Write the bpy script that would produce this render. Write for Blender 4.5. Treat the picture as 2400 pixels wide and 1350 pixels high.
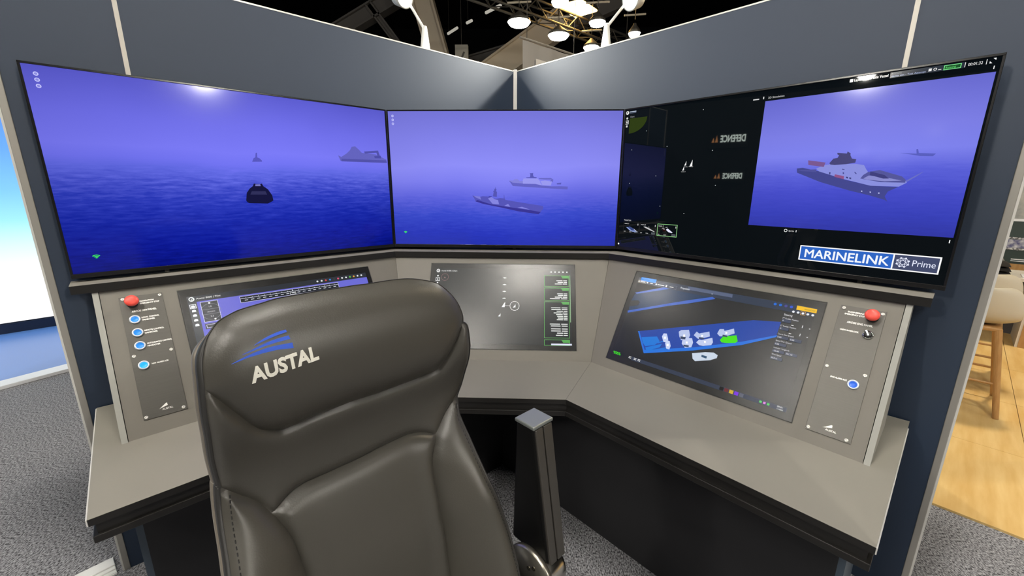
import bpy, bmesh, math, random
import numpy as np
from mathutils import Matrix, Vector
from mathutils.geometry import delaunay_2d_cdt

for o in list(bpy.data.objects):
    bpy.data.objects.remove(o, do_unlink=True)
scene = bpy.context.scene
C = scene.collection
random.seed(4)

# ------------------------------------------------------------------ camera
CAM = Vector((0.128, -2.279, 1.62))
pitch, yaw, roll = math.radians(13.745), math.radians(2.11), math.radians(0.255)
fw = Vector((-math.sin(yaw) * math.cos(pitch), math.cos(yaw) * math.cos(pitch), -math.sin(pitch)))
rt = Vector((math.cos(yaw), math.sin(yaw), 0))
up = rt.cross(fw)
r2 = rt * math.cos(roll) + up * math.sin(roll)
u2 = up * math.cos(roll) - rt * math.sin(roll)
cd = bpy.data.cameras.new('camera')
cd.sensor_width = 36.0
cd.lens = 970.15 * 36.0 / 2400.0
cd.clip_start = 0.02
cam = bpy.data.objects.new('camera', cd)
C.objects.link(cam)
cam.matrix_world = Matrix(((r2.x, u2.x, -fw.x, CAM.x), (r2.y, u2.y, -fw.y, CAM.y), (r2.z, u2.z, -fw.z, CAM.z), (0, 0, 0, 1)))
scene.camera = cam

# ------------------------------------------------------------------ world, exposure
vs = scene.view_settings
vs.view_transform = 'Standard'; vs.look = 'None'; vs.gamma = 1.0; vs.use_curve_mapping = False
vs.exposure = 0.0
w = bpy.data.worlds.new('world'); scene.world = w; w.use_nodes = True
w.node_tree.nodes['Background'].inputs[0].default_value = (0.55, 0.6, 0.7, 1)
w.node_tree.nodes['Background'].inputs[1].default_value = 0.10

# ------------------------------------------------------------------ hall lamps outside the picture: the hall's rows of ceiling lamps go on overhead and behind the camera
# (their glare stands in the console monitors, the displays and the satin walls)
BAYS = [(0.15, -5.4, 7.0, 1300, .9, 'w'), (-1.6, -8.2, 7.0, 1500, 1.0, 'w'), (3.4, -4.6, 7.0, 350, .7, 'w'), (-3.4, -4.6, 7.0, 550, .7, 'w'),
        (0.2, -1.5, 7.0, 1000, .9, 'w'), (4.6, 2.2, 7.0, 1000, .7, 'o'), (-6.5, -1.5, 7.0, 600, .7, 'w'), (-5.9, -5.6, 7.0, 900, 1.0, 'w')]
HANGING = [(7, -6.4, 5.0, 560), (10.5, -9.2, 5.0, 800), (-7, -6.4, 5.0, 560), (-10.5, -9.2, 5.0, 800)]
def lamp(name, kind, loc, power, color=(1, .95, .86), target=None, size=.5, spread=None, **kw):
    d = bpy.data.lights.new(name, kind); d.energy = power; d.color = color
    if kind == 'AREA':
        d.shape = 'DISK'; d.size = size
        if spread: d.spread = spread
    else:
        d.shadow_soft_size = size
    for k, v in kw.items(): setattr(d, k, v)
    o = bpy.data.objects.new(name, d); C.objects.link(o); o.location = loc
    if target is not None:
        o.rotation_euler = (Vector(target) - Vector(loc)).to_track_quat('-Z', 'Y').to_euler()
    return o
for x, y, z, p, sz, c in BAYS:
    lamp('bay_lamp_offscreen', 'AREA', (x, y, z), p, (1, .82, .56) if c == 'o' else (1, .95, .86), size=sz)
for x, y, z, p in HANGING:
    lamp('hall_lamp_offscreen', 'POINT', (x, y, z - .12), p, size=.22)

# ------------------------------------------------------------------ helpers
def lin(h):
    if isinstance(h, str):
        h = [int(h[i:i + 2], 16) / 255 for i in (0, 2, 4)]
        return tuple((c / 12.92 if c <= .04045 else ((c + .055) / 1.055) ** 2.4) for c in h)
    return h
MATS = {}
def mat(name, color=(.5, .5, .5), rough=.5, metal=0, spec=.5, emit=None, es=1.0, noise=None, bump=None, coat=0, aniso=None):
    """noise=(scale, colour2, detail, stretch)  bump=(scale, strength)"""
    if name in MATS: return MATS[name]
    m = bpy.data.materials.new(name); m.use_nodes = True
    nt = m.node_tree; b = nt.nodes['Principled BSDF']
    c = lin(color)
    b.inputs['Base Color'].default_value = (*c, 1)
    b.inputs['Roughness'].default_value = rough
    b.inputs['Metallic'].default_value = metal
    b.inputs['Specular IOR Level'].default_value = spec
    b.inputs['Coat Weight'].default_value = coat
    if emit is not None:
        b.inputs['Emission Color'].default_value = (*lin(emit), 1)
        b.inputs['Emission Strength'].default_value = es
    tc = None
    if noise or bump:
        tc = nt.nodes.new('ShaderNodeTexCoord')
    if noise:
        mp = nt.nodes.new('ShaderNodeMapping'); mp.inputs['Scale'].default_value = noise[3] if len(noise) > 3 else (1, 1, 1)
        nt.links.new(tc.outputs['Object'], mp.inputs[0])
        n = nt.nodes.new('ShaderNodeTexNoise'); n.inputs['Scale'].default_value = noise[0]
        n.inputs['Detail'].default_value = noise[2] if len(noise) > 2 else 4
        nt.links.new(mp.outputs[0], n.inputs['Vector'])
        r = nt.nodes.new('ShaderNodeValToRGB')
        r.color_ramp.elements[0].position = .35; r.color_ramp.elements[1].position = .68
        r.color_ramp.elements[0].color = (*c, 1); r.color_ramp.elements[1].color = (*lin(noise[1]), 1)
        nt.links.new(n.outputs['Fac'], r.inputs['Fac']); nt.links.new(r.outputs[0], b.inputs['Base Color'])
    if bump:
        n2 = nt.nodes.new('ShaderNodeTexNoise'); n2.inputs['Scale'].default_value = bump[0]; n2.inputs['Detail'].default_value = 3
        nt.links.new(tc.outputs['Object'], n2.inputs['Vector'])
        bp = nt.nodes.new('ShaderNodeBump'); bp.inputs['Strength'].default_value = bump[1]; bp.inputs['Distance'].default_value = bump[2] if len(bump) > 2 else .001
        nt.links.new(n2.outputs['Fac'], bp.inputs['Height']); nt.links.new(bp.outputs[0], b.inputs['Normal'])
    MATS[name] = m
    return m
def glow(hexc, s=1.0, rough=.12):
    """a lit pixel colour on a glossy screen"""
    return mat('screen_' + hexc + ('_%g' % s if s != 1 else ''), (0, 0, 0), rough, spec=.3, emit=hexc, es=s)

WM = {}
def M4(loc=(0, 0, 0), x=(1, 0, 0), y=(0, 1, 0), z=(0, 0, 1)):
    return Matrix(((x[0], y[0], z[0], loc[0]), (x[1], y[1], z[1], loc[1]), (x[2], y[2], z[2], loc[2]), (0, 0, 0, 1)))
def tag(o, label, cat, group=None, kind=None):
    if label: o['label'] = label
    if cat: o['category'] = cat
    if group: o['group'] = group
    if kind: o['kind'] = kind
    return o
def empty(name, M=None, label=None, cat=None, group=None, kind=None):
    o = bpy.data.objects.new(name, None); C.objects.link(o); o.empty_display_size = .05
    M = M or Matrix.Identity(4); o.matrix_world = M; WM[o.name] = M
    return tag(o, label, cat, group, kind)
def link(name, me, m, parent=None, M=None, smooth=False, bevel=0):
    """one mesh object; M is its world frame (default: the parent's)"""
    o = bpy.data.objects.new(name, me); C.objects.link(o)
    if m is not None and not me.materials: me.materials.append(m)
    if smooth:
        for p in me.polygons: p.use_smooth = True
    if bevel:
        md = o.modifiers.new('bevel', 'BEVEL'); md.width = bevel; md.segments = 2; md.limit_method = 'ANGLE'
    if parent is not None:
        o.parent = parent
        PM = WM[parent.name]; M = PM if M is None else M
        o.matrix_local = PM.inverted() @ M
    else:
        M = M or Matrix.Identity(4); o.matrix_world = M
    WM[o.name] = M
    return o
def pydata(name, v, f):
    me = bpy.data.meshes.new(name); me.from_pydata([tuple(p) for p in v], [], f); me.update(); return me
def fix(me):
    bm = bmesh.new(); bm.from_mesh(me); bmesh.ops.recalc_face_normals(bm, faces=bm.faces); bm.to_mesh(me); bm.free(); return me
class B:
    """collects simple solids into one mesh"""
    def __init__(s): s.v = []; s.f = []
    def hexa(s, p):      # 8 points: bottom ring 4, top ring 4
        n = len(s.v); s.v += [tuple(q) for q in p]
        s.f += [[n + i for i in q] for q in ((0, 3, 2, 1), (4, 5, 6, 7), (0, 1, 5, 4), (1, 2, 6, 5), (2, 3, 7, 6), (3, 0, 4, 7))]
        return s
    def box(s, a, b):
        x0, y0, z0 = a; x1, y1, z1 = b
        return s.hexa([(x0, y0, z0), (x1, y0, z0), (x1, y1, z0), (x0, y1, z0), (x0, y0, z1), (x1, y0, z1), (x1, y1, z1), (x0, y1, z1)])
    def prism(s, poly, z0, z1):      # polygon in xy
        n = len(s.v); k = len(poly)
        s.v += [(x, y, z0) for x, y in poly] + [(x, y, z1) for x, y in poly]
        s.f.append([n + i for i in range(k)][::-1]); s.f.append([n + k + i for i in range(k)])
        for i in range(k):
            j = (i + 1) % k; s.f.append([n + i, n + j, n + k + j, n + k + i])
        return s
    def flat(s, poly, z):
        n = len(s.v); s.v += [(x, y, z) for x, y in poly]; s.f.append([n + i for i in range(len(poly))]); return s
    def lathe(s, prof, c=(0, 0, 0), seg=32, axis='z'):   # prof: list of (r, h)
        n = len(s.v)
        for r, h in prof:
            for i in range(seg):
                a = 2 * math.pi * i / seg; x, y = r * math.cos(a), r * math.sin(a)
                q = (x, y, h) if axis == 'z' else ((h, x, y) if axis == 'x' else (x, h, y))
                s.v.append((q[0] + c[0], q[1] + c[1], q[2] + c[2]))
        for k in range(len(prof) - 1):
            for i in range(seg):
                j = (i + 1) % seg
                s.f.append([n + k * seg + i, n + k * seg + j, n + (k + 1) * seg + j, n + (k + 1) * seg + i])
        s.f.append([n + i for i in range(seg)][::-1]); m = n + (len(prof) - 1) * seg; s.f.append([m + i for i in range(seg)])
        return s
    def bar(s, p, q, r, r1=None, seg=10):
        p = Vector(p); q = Vector(q); d = (q - p).normalized(); a = d.orthogonal().normalized(); b = d.cross(a); n = len(s.v); r1 = r if r1 is None else r1
        for c, rr in ((p, r), (q, r1)):
            for i in range(seg):
                t = 2 * math.pi * i / seg; s.v.append(tuple(c + a * (rr * math.cos(t)) + b * (rr * math.sin(t))))
        for i in range(seg):
            j = (i + 1) % seg; s.f.append([n + i, n + j, n + seg + j, n + seg + i])
        s.f.append([n + i for i in range(seg)][::-1]); s.f.append([n + seg + i for i in range(seg)])
        return s
    def mesh(s, name): return fix(pydata(name, s.v, s.f))
    def flatmesh(s, name): return pydata(name, s.v, s.f)
    def obj(s, name, m, parent=None, M=None, smooth=False, bevel=0): return link(name, s.mesh(name), m, parent, M, smooth, bevel)
def text_verts(body, size, bold=0.0, align='LEFT', shear=0.0):
    """2D vertices and faces of a string"""
    cu = bpy.data.curves.new('txt', 'FONT'); cu.body = body; cu.size = size; cu.offset = bold; cu.align_x = align; cu.shear = shear
    cu.resolution_u = 3
    o = bpy.data.objects.new('txt', cu); C.objects.link(o)
    dg = bpy.context.evaluated_depsgraph_get(); dg.update()
    me = o.evaluated_get(dg).to_mesh()
    v = [(p.co.x, p.co.y) for p in me.vertices]; f = [list(p.vertices) for p in me.polygons]
    o.evaluated_get(dg).to_mesh_clear()
    bpy.data.objects.remove(o, do_unlink=True); bpy.data.curves.remove(cu)
    return v, f
class Draw:
    """flat screen print in a local (u, v) plane, each mark a mesh of its own"""
    def __init__(s, parent, z0, strength=1.0): s.p = parent; s.z = z0; s.k = []; s.s = strength
    def b(s, name, col):
        s.k.append((name, col, B())); return s.k[-1][2]
    def _f(s, bb, P, dz): bb.flat(P, s.z + dz)
    def _r(s, bb, u0, v0, u1, v1, dz): bb.flat([(u0, v0), (u1, v0), (u1, v1), (u0, v1)], s.z + dz)
    def poly(s, name, col, P, dz=0): s._f(s.b(name, col), P, dz); return s
    def rect(s, name, col, u0, v0, u1, v1, dz=0): s._r(s.b(name, col), u0, v0, u1, v1, dz); return s
    def frame(s, name, col, u0, v0, u1, v1, t, dz=0):
        bb = s.b(name, col)
        s._r(bb, u0, v0, u1, v0 + t, dz); s._r(bb, u0, v1 - t, u1, v1, dz); s._r(bb, u0, v0 + t, u0 + t, v1 - t, dz); s._r(bb, u1 - t, v0 + t, u1, v1 - t, dz); return s
    def line(s, name, col, a, b_, t, dz=0):
        d = Vector((b_[0] - a[0], b_[1] - a[1])).normalized() * t / 2; n = (-d.y, d.x)
        return s.poly(name, col, [(a[0] + n[0], a[1] + n[1]), (a[0] - n[0], a[1] - n[1]), (b_[0] - n[0], b_[1] - n[1]), (b_[0] + n[0], b_[1] + n[1])], dz)
    def disc(s, name, col, c, r, dz=0, seg=20): return s.poly(name, col, [(c[0] + r * math.cos(2 * math.pi * i / seg), c[1] + r * math.sin(2 * math.pi * i / seg)) for i in range(seg)], dz)
    def ring(s, name, col, c, r, t, dz=0, a0=0, a1=360, seg=28):
        bb = s.b(name, col)
        for i in range(seg):
            x = [math.radians(a0 + (a1 - a0) * j / seg) for j in (i, i + 1)]
            s._f(bb, [(c[0] + r * math.cos(x[0]), c[1] + r * math.sin(x[0])), (c[0] + r * math.cos(x[1]), c[1] + r * math.sin(x[1])),
                      (c[0] + (r - t) * math.cos(x[1]), c[1] + (r - t) * math.sin(x[1])), (c[0] + (r - t) * math.cos(x[0]), c[1] + (r - t) * math.sin(x[0]))], dz)
        return s
    def text(s, name, col, u, v, body, size, width=None, bold=0.0, align='LEFT', dz=0):
        V, F = text_verts(body, size, 0, align)
        k = 1.0
        if width:
            k = width / max(1e-6, max(p[0] for p in V) - min(p[0] for p in V))
        bb = s.b(name, col)
        for i, (du, dv) in enumerate(((0, 0), (bold, 0), (-bold, 0), (0, bold), (0, -bold)) if bold else ((0, 0),)):
            n = len(bb.v)
            bb.v += [(u + p[0] * k + du, v + p[1] + dv, s.z + dz + i * .00002) for p in V]; bb.f += [[n + j for j in q] for q in F]
        return s
    def build(s, rough=.12, solid=None):
        for name, col, bb in s.k:
            link(name, bb.flatmesh(name), solid or glow(col, s.s, rough), s.p)
def screen_mat(name, stops, y0, y1, wave=None, rough=.1, cx=0, gain=0.0, width=1.0):
    """lit picture: vertical colour ramp in local y, brighter towards the middle as the displayed fog is, noise waves below a horizon"""
    m = bpy.data.materials.new(name); m.use_nodes = True; nt = m.node_tree; b = nt.nodes['Principled BSDF']
    b.inputs['Base Color'].default_value = (0, 0, 0, 1); b.inputs['Roughness'].default_value = rough; b.inputs['Specular IOR Level'].default_value = .35
    tc = nt.nodes.new('ShaderNodeTexCoord'); sp = nt.nodes.new('ShaderNodeSeparateXYZ'); nt.links.new(tc.outputs['Object'], sp.inputs[0])
    def math_(op, a, c=None, d=None):
        n = nt.nodes.new('ShaderNodeMath'); n.operation = op
        for i, q in enumerate((a, c, d)):
            if q is None: continue
            if isinstance(q, (int, float)): n.inputs[i].default_value = q
            else: nt.links.new(q, n.inputs[i])
        return n.outputs[0]
    t = math_('DIVIDE', math_('SUBTRACT', sp.outputs['Y'], y0), y1 - y0)
    if wave:
        hz, amp = wave
        mp = nt.nodes.new('ShaderNodeMapping'); mp.inputs['Scale'].default_value = (1.6, 11.0, 1.0); nt.links.new(tc.outputs['Object'], mp.inputs[0])
        n = nt.nodes.new('ShaderNodeTexNoise'); n.inputs['Scale'].default_value = 9; n.inputs['Detail'].default_value = 7; n.inputs['Roughness'].default_value = .62; nt.links.new(mp.outputs[0], n.inputs['Vector'])
        mask = math_('MULTIPLY', math_('SMOOTH_MIN', math_('MAXIMUM', math_('MULTIPLY', math_('SUBTRACT', hz, t), 9.0), 0.0), 1.0, .3), amp)
        t = math_('ADD', t, math_('MULTIPLY', math_('SUBTRACT', n.outputs['Fac'], .5), mask))
    n3 = nt.nodes.new('ShaderNodeTexNoise'); n3.inputs['Scale'].default_value = 2.2; n3.inputs['Detail'].default_value = 2; nt.links.new(tc.outputs['Object'], n3.inputs['Vector'])
    t = math_('ADD', t, math_('MULTIPLY', math_('SUBTRACT', n3.outputs['Fac'], .5), .12))
    r = nt.nodes.new('ShaderNodeValToRGB'); e = r.color_ramp.elements
    while len(e) > 1: e.remove(e[-1])
    e[0].position = stops[0][0]; e[0].color = (*lin(stops[0][1]), 1)
    for p, c in stops[1:]:
        q = e.new(p); q.color = (*lin(c), 1)
    nt.links.new(t, r.inputs['Fac'])
    dx = math_('DIVIDE', math_('SUBTRACT', sp.outputs['X'], cx), width)
    st = math_('SUBTRACT', 1.0 + gain, math_('MULTIPLY', math_('MULTIPLY', dx, dx), gain * 2.0))
    nt.links.new(r.outputs[0], b.inputs['Emission Color']); nt.links.new(st, b.inputs['Emission Strength'])
    MATS[name] = m
    return m

S2 = math.sqrt(.5)
CX, CY = 0.033, 0.735            # where the two booth walls meet
WH = 2.371                        # booth wall height
UL, NL = Vector((S2, S2, 0)), Vector((S2, -S2, 0))     # left wing: along (towards corner), facing
UR, NR = Vector((S2, -S2, 0)), Vector((-S2, -S2, 0))   # right wing: along (away from corner), facing
UC, NC = Vector((1, 0, 0)), Vector((0, -1, 0))
ZV = Vector((0, 0, 1))

# ------------------------------------------------------------------ materials
carpet = mat('carpet_heather_grey', (.04, .04, .044), .95, spec=.15, noise=(170, (.52, .52, .55), 5, (1, .55, 1)), bump=(260, .9, .004))
navy = mat('navy_laminate', (.005, .021, .054), .58, spec=.9)
alu = mat('anodised_aluminium', (.42, .40, .36), .42, metal=.6)
alu_light = mat('aluminium_edge', (.75, .74, .70), .35, metal=.3)
grey_lam = mat('warm_grey_laminate', (.165, .153, .128), .48, spec=.45)
grey_top = mat('worktop_laminate', (.20, .188, .160), .50, spec=.45)
grey_end = mat('pale_grey_edge', (.30, .30, .27), .5)
black_edge = mat('black_edge_band', (.012, .011, .010), .35, spec=.5)
black_lam = mat('charcoal_board', (.016, .016, .018), .5, spec=.4)
bezel_m = mat('tv_bezel_black', (.006, .006, .007), .22, spec=.5)
dark = mat('hall_dark_paint', (.006, .007, .009), .8, spec=.1)
steel = mat('polished_steel', (.62, .60, .55), .18, metal=1)

# ------------------------------------------------------------------ hall shell
fl = B().box((-26, -26, -.05), (26, 26, 0)).obj('floor', carpet); tag(fl, 'dark heather grey exhibition carpet', 'floor', kind='structure')
cl = B().box((-26, -26, 11), (26, 26, 11.1)).obj('ceiling', dark); tag(cl, 'unlit black hall ceiling', 'ceiling', kind='structure')
for nm, a, b in (('wall_north', (-26, 26, 0), (26, 26.1, 11)), ('wall_south', (-26, -26.1, 0), (26, -26, 11)), ('wall_east', (26, -26, 0), (26.1, 26, 11)), ('wall_west', (-26.1, -26, 0), (-26, 26, 11))):
    tag(B().box(a, b).obj(nm, dark), 'dark far wall of the hall', 'wall', kind='structure')

# booth walls: local x away from the corner, y up, z towards the viewer
for nm, ud, nd, sx in (('wall_left', UL, NL, -1), ('wall_right', UR, NR, 1)):
    M = M4((CX, CY, 0), ud, ZV, nd)
    W = empty(nm, M, 'navy laminate booth wall behind the displays', 'wall', kind='structure')
    def bx(name, m, x0, x1, y0, y1, z0, z1, bevel=0):
        a, b = sorted((sx * x0, sx * x1)); return B().box((a, y0, z0), (b, y1, z1)).obj(name, m, W, bevel=bevel)
    bx('wall_panel', navy, .012, 1.962, 0, WH - .012, -.04, 0)
    bx('wall_panel', navy, 1.972, 2.282, 0, WH - .012, -.04, 0)
    bx('seam_profile', alu, 1.960, 1.974, 0, WH - .012, -.04, .002)
    bx('end_profile', alu, 2.282, 2.302, 0, WH, -.045, .004, .002)
    bx('end_lip', alu_light, 2.302, 2.308, 0, WH, -.045, .0, 0)
    bx('top_rail', alu_light, 0.012, 2.282, WH - .012, WH - .005, -.042, .0015, .001)
    bx('back_panel', navy, 0.0, 2.29, 0, WH - .012, -.06, -.041)
post = B().box((CX - .012, CY - .014, 0), (CX + .012, CY + .01, WH + .002)).obj('trim_1', alu_light, bevel=.002)
tag(post, 'pale aluminium corner post between the booth walls', 'post', kind='structure')

# ------------------------------------------------------------------ wall-top arm lamps behind the walls (lighting the opposite wall)
def arm_lamp(foot, head, aim, label):
    t = empty('arm_lamp', M4(foot), label, 'lamp', 'arm lamps clamped to the wall tops')
    f = Vector(foot); h = Vector(head)
    al = mat('arm_lamp_white', (.72, .72, .68), .4)
    B().bar(f + Vector((0, 0, .10)), h + Vector((0, 0, .03)), .008).obj('arm', al, t, Matrix.Identity(4), smooth=True)
    d = (h - f); d.z = 0; d.normalize(); sdir = Vector((-d.y, d.x, 0))
    B().hexa([f + sdir * a + d * b_ + Vector((0, 0, c)) for c, k in ((-.05, .8), (.12, .25)) for a, b_ in ((-.04 * k, -.014), (.04 * k, -.014), (.04 * k, .02), (-.04 * k, .02))]).obj('clamp', al, t, Matrix.Identity(4), bevel=.006)
    ad = (Vector(aim) - h).normalized()
    M = M4(h, *(lambda z: (z.orthogonal().normalized(), z.cross(z.orthogonal().normalized()), z))(ad))
    B().lathe([(.03, -.05), (.055, -.045), (.062, .0), (.066, .03), (.058, .03), (.05, .004)], seg=24).obj('head', al, t, M, smooth=True)
    B().lathe([(.048, .004), (.048, .008)], seg=24).obj('lens', mat('lamp_lens', (0, 0, 0), .3, emit='f4fff0', es=40), t, M)
    lamp('arm_lamp_beam', 'SPOT', h + ad * .045, 150, (1, .98, .90), aim, .035, spot_size=math.radians(84), spot_blend=1.0)
arm_lamp((CX - .466 - .03, CY - .466 + .03, WH), (-.675, .640, 2.775), (1.75, -1.0, 1.9), 'white arm lamp clamped to a booth wall beside the cream leaning column')
arm_lamp((CX + .483 + .03, CY - .483 + .03, WH), (.770, .690, 2.765), (-1.65, -1.0, 1.9), 'white arm lamp clamped to a booth wall before the truss end')

# ------------------------------------------------------------------ pictures on the screens: colour, outline in metres on the screen
ships_C = [
    ('6464c4', [(0.640, 0.032), (0.661, 0.004), (0.755, -0.002), (0.862, -0.008), (0.953, -0.013), (0.954, 0.002), (0.914, 0.004), (0.869, 0.003), (0.819, 0.007), (0.782, 0.015), (0.715, 0.017), (0.660, 0.021)]),
    ('8484dc', [(0.642, 0.031), (0.646, 0.033), (0.662, 0.032), (0.670, 0.039), (0.685, 0.040), (0.698, 0.029), (0.714, 0.030), (0.715, 0.017), (0.660, 0.021)]),
    ('9a9af0', [(0.714, 0.032), (0.718, 0.043), (0.792, 0.043), (0.805, 0.030), (0.808, 0.020), (0.819, 0.007), (0.782, 0.015), (0.715, 0.016)]),
    ('9a9af0', [(0.808, 0.030), (0.832, 0.033), (0.869, 0.028), (0.864, 0.007), (0.819, 0.008)]),
    ('5a5ab8', [(0.730, 0.049), (0.752, 0.050), (0.754, 0.063), (0.750, 0.070), (0.769, 0.071), (0.768, 0.061), (0.772, 0.052), (0.789, 0.049), (0.785, 0.044), (0.735, 0.045)]),
    ('6868c4', [(0.797, 0.045), (0.863, 0.046), (0.876, 0.038), (0.874, 0.023), (0.869, 0.029), (0.858, 0.030), (0.868, 0.038), (0.832, 0.038), (0.802, 0.040)]),
    ('5c5cbc', [(0.895, 0.020), (0.919, 0.022), (0.917, 0.013), (0.896, 0.013)]),
    ('5656b8', [(0.443, -0.047), (0.453, -0.062), (0.460, -0.078), (0.501, -0.091), (0.595, -0.109), (0.690, -0.127), (0.801, -0.144), (0.826, -0.114), (0.824, -0.100), (0.703, -0.082), (0.622, -0.069), (0.617, -0.062), (0.593, -0.059), (0.569, -0.064), (0.531, -0.052), (0.499, -0.050), (0.485, -0.054), (0.461, -0.049)]),
    ('3a3694', [(0.460, -0.078), (0.501, -0.091), (0.595, -0.109), (0.690, -0.129), (0.801, -0.144), (0.813, -0.132), (0.757, -0.123), (0.649, -0.108), (0.541, -0.092), (0.469, -0.070)]),
    ('8686e2', [(0.527, -0.062), (0.547, -0.054), (0.563, -0.066), (0.582, -0.070), (0.587, -0.093), (0.552, -0.090)]),
    ('8686e2', [(0.614, -0.101), (0.636, -0.090), (0.648, -0.105)]),
    ('8686e2', [(0.686, -0.110), (0.711, -0.105), (0.755, -0.120)]),
    ('7c7cd8', [(0.450, -0.048), (0.485, -0.052), (0.490, -0.069), (0.461, -0.057)]),
    ('5656b4', [(0.554, -0.051), (0.558, -0.028), (0.555, -0.025), (0.563, -0.017), (0.559, -0.010), (0.566, -0.012), (0.568, 0.001), (0.570, -0.012), (0.574, -0.013), (0.571, -0.023), (0.576, -0.028), (0.575, -0.054)]),
    ('5656b4', [(0.613, -0.043), (0.615, -0.043), (0.617, -0.063), (0.613, -0.062)]),
    ('32308c', [(0.531, -0.050), (0.548, -0.051), (0.547, -0.055), (0.532, -0.053)]),
]
ships_L = [
    ('15153c', [(-0.683, -0.063), (-0.677, -0.031), (-0.664, -0.013), (-0.650, -0.002), (-0.645, 0.009), (-0.637, 0.007), (-0.619, 0.007), (-0.614, 0.009), (-0.610, -0.002), (-0.593, -0.016), (-0.579, -0.043), (-0.577, -0.065), (-0.590, -0.073), (-0.601, -0.078), (-0.672, -0.075), (-0.679, -0.071)]),
    ('7878c4', [(-0.640, 0.005), (-0.621, 0.006), (-0.620, -0.002), (-0.641, -0.002)]),
    ('30305a', [(-0.657, -0.024), (-0.604, -0.024), (-0.599, -0.039), (-0.664, -0.038)]),
    ('5858c0', [(-0.640, 0.100), (-0.633, 0.115), (-0.626, 0.119), (-0.622, 0.138), (-0.617, 0.139), (-0.618, 0.119), (-0.610, 0.116), (-0.602, 0.107), (-0.602, 0.102)]),
    ('6464be', [(-0.268, 0.146), (-0.253, 0.139), (-0.226, 0.156), (-0.207, 0.173), (-0.197, 0.190), (-0.179, 0.193), (-0.163, 0.180), (-0.147, 0.164), (-0.074, 0.160), (-0.016, 0.137), (-0.013, 0.120), (-0.101, 0.119), (-0.258, 0.120)]),
    ('5252a8', [(-0.135, 0.171), (-0.059, 0.180), (-0.051, 0.155), (-0.063, 0.148), (-0.069, 0.169), (-0.131, 0.161)]),
    ('4c4ca4', [(-0.082, 0.151), (-0.046, 0.155), (-0.045, 0.142), (-0.080, 0.141)]),
    ('5252a8', [(-0.253, 0.131), (-0.017, 0.133), (-0.013, 0.120), (-0.254, 0.118)]),
]
ships_R = [
    ('585ebe', [(1.081, 0.116), (1.124, 0.112), (1.121, 0.126), (1.125, 0.127), (1.129, 0.114), (1.170, 0.110), (1.164, 0.102), (1.134, 0.104), (1.107, 0.111)]),
    ('44488e', [(0.791, 0.074), (0.794, 0.058), (0.875, 0.022), (0.966, -0.008), (1.028, -0.025), (1.069, -0.039), (1.077, -0.045), (1.067, -0.027), (1.073, -0.010), (1.097, 0.005), (1.023, 0.009), (0.949, 0.030), (0.863, 0.062), (0.810, 0.076)]),
    ('8a90de', [(0.854, 0.072), (0.879, 0.084), (0.896, 0.086), (0.971, 0.085), (0.994, 0.080), (1.002, 0.066), (1.012, 0.051), (1.110, 0.030), (1.116, 0.019), (1.098, 0.006), (1.023, 0.009), (0.949, 0.031), (0.865, 0.061)]),
    ('474578', [(0.892, 0.090), (0.902, 0.106), (0.914, 0.108), (0.917, 0.117), (0.911, 0.121), (0.911, 0.126), (0.939, 0.122), (0.940, 0.129), (0.950, 0.122), (0.950, 0.116), (0.956, 0.104), (0.969, 0.101), (0.968, 0.089), (0.943, 0.085), (0.909, 0.083), (0.896, 0.085)]),
    ('7a5890', [(0.824, 0.103), (0.880, 0.093), (0.877, 0.077), (0.827, 0.086)]),
    ('905488', [(0.915, 0.050), (0.943, 0.043), (0.944, 0.032), (0.914, 0.041)]),
    ('54569a', [(0.991, 0.034), (0.997, 0.046), (1.009, 0.056), (1.039, 0.062), (1.100, 0.040), (1.112, 0.028), (1.112, 0.019), (1.048, 0.021)]),
    ('8a8cce', [(0.999, 0.034), (1.013, 0.044), (1.075, 0.033), (1.102, 0.026), (1.058, 0.024), (1.010, 0.030)]),
    ('3e3e7c', [(1.015, 0.058), (1.055, 0.045), (1.068, 0.033), (1.053, 0.033), (1.015, 0.046)]),
    ('6a70c4', [(1.113, 0.026), (1.136, 0.044), (1.151, 0.055), (1.148, 0.051), (1.136, 0.039), (1.115, 0.021)]),
    ('3c3e7a', [(0.896, 0.058), (0.901, 0.057), (0.901, 0.049), (0.898, 0.050)]),
    ('3c3e7a', [(0.949, 0.041), (0.955, 0.040), (0.956, 0.034), (0.950, 0.036)]),
    ('3c3e7a', [(0.959, 0.039), (0.965, 0.037), (0.965, 0.032), (0.960, 0.033)]),
    ('4a4c90', [(0.937, 0.057), (0.941, 0.056), (0.942, 0.050), (0.938, 0.051)]),
    ('4a4c90', [(0.970, 0.057), (0.973, 0.057), (0.979, 0.050), (0.975, 0.050)]),
    ('4a4c90', [(0.933, 0.069), (0.941, 0.067), (0.941, 0.065), (0.934, 0.066)]),
    ('50529a', [(0.793, 0.068), (0.855, 0.069), (0.857, 0.059), (0.812, 0.063)]),
    ('c8ccff', [(1.000, -0.008), (1.003, -0.008), (1.004, -0.012), (1.001, -0.012)]),
    ('c8ccff', [(1.024, -0.011), (1.027, -0.011), (1.028, -0.015), (1.025, -0.015)]),
    ('c8ccff', [(1.048, -0.014), (1.051, -0.014), (1.052, -0.018), (1.048, -0.018)]),
]
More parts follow.
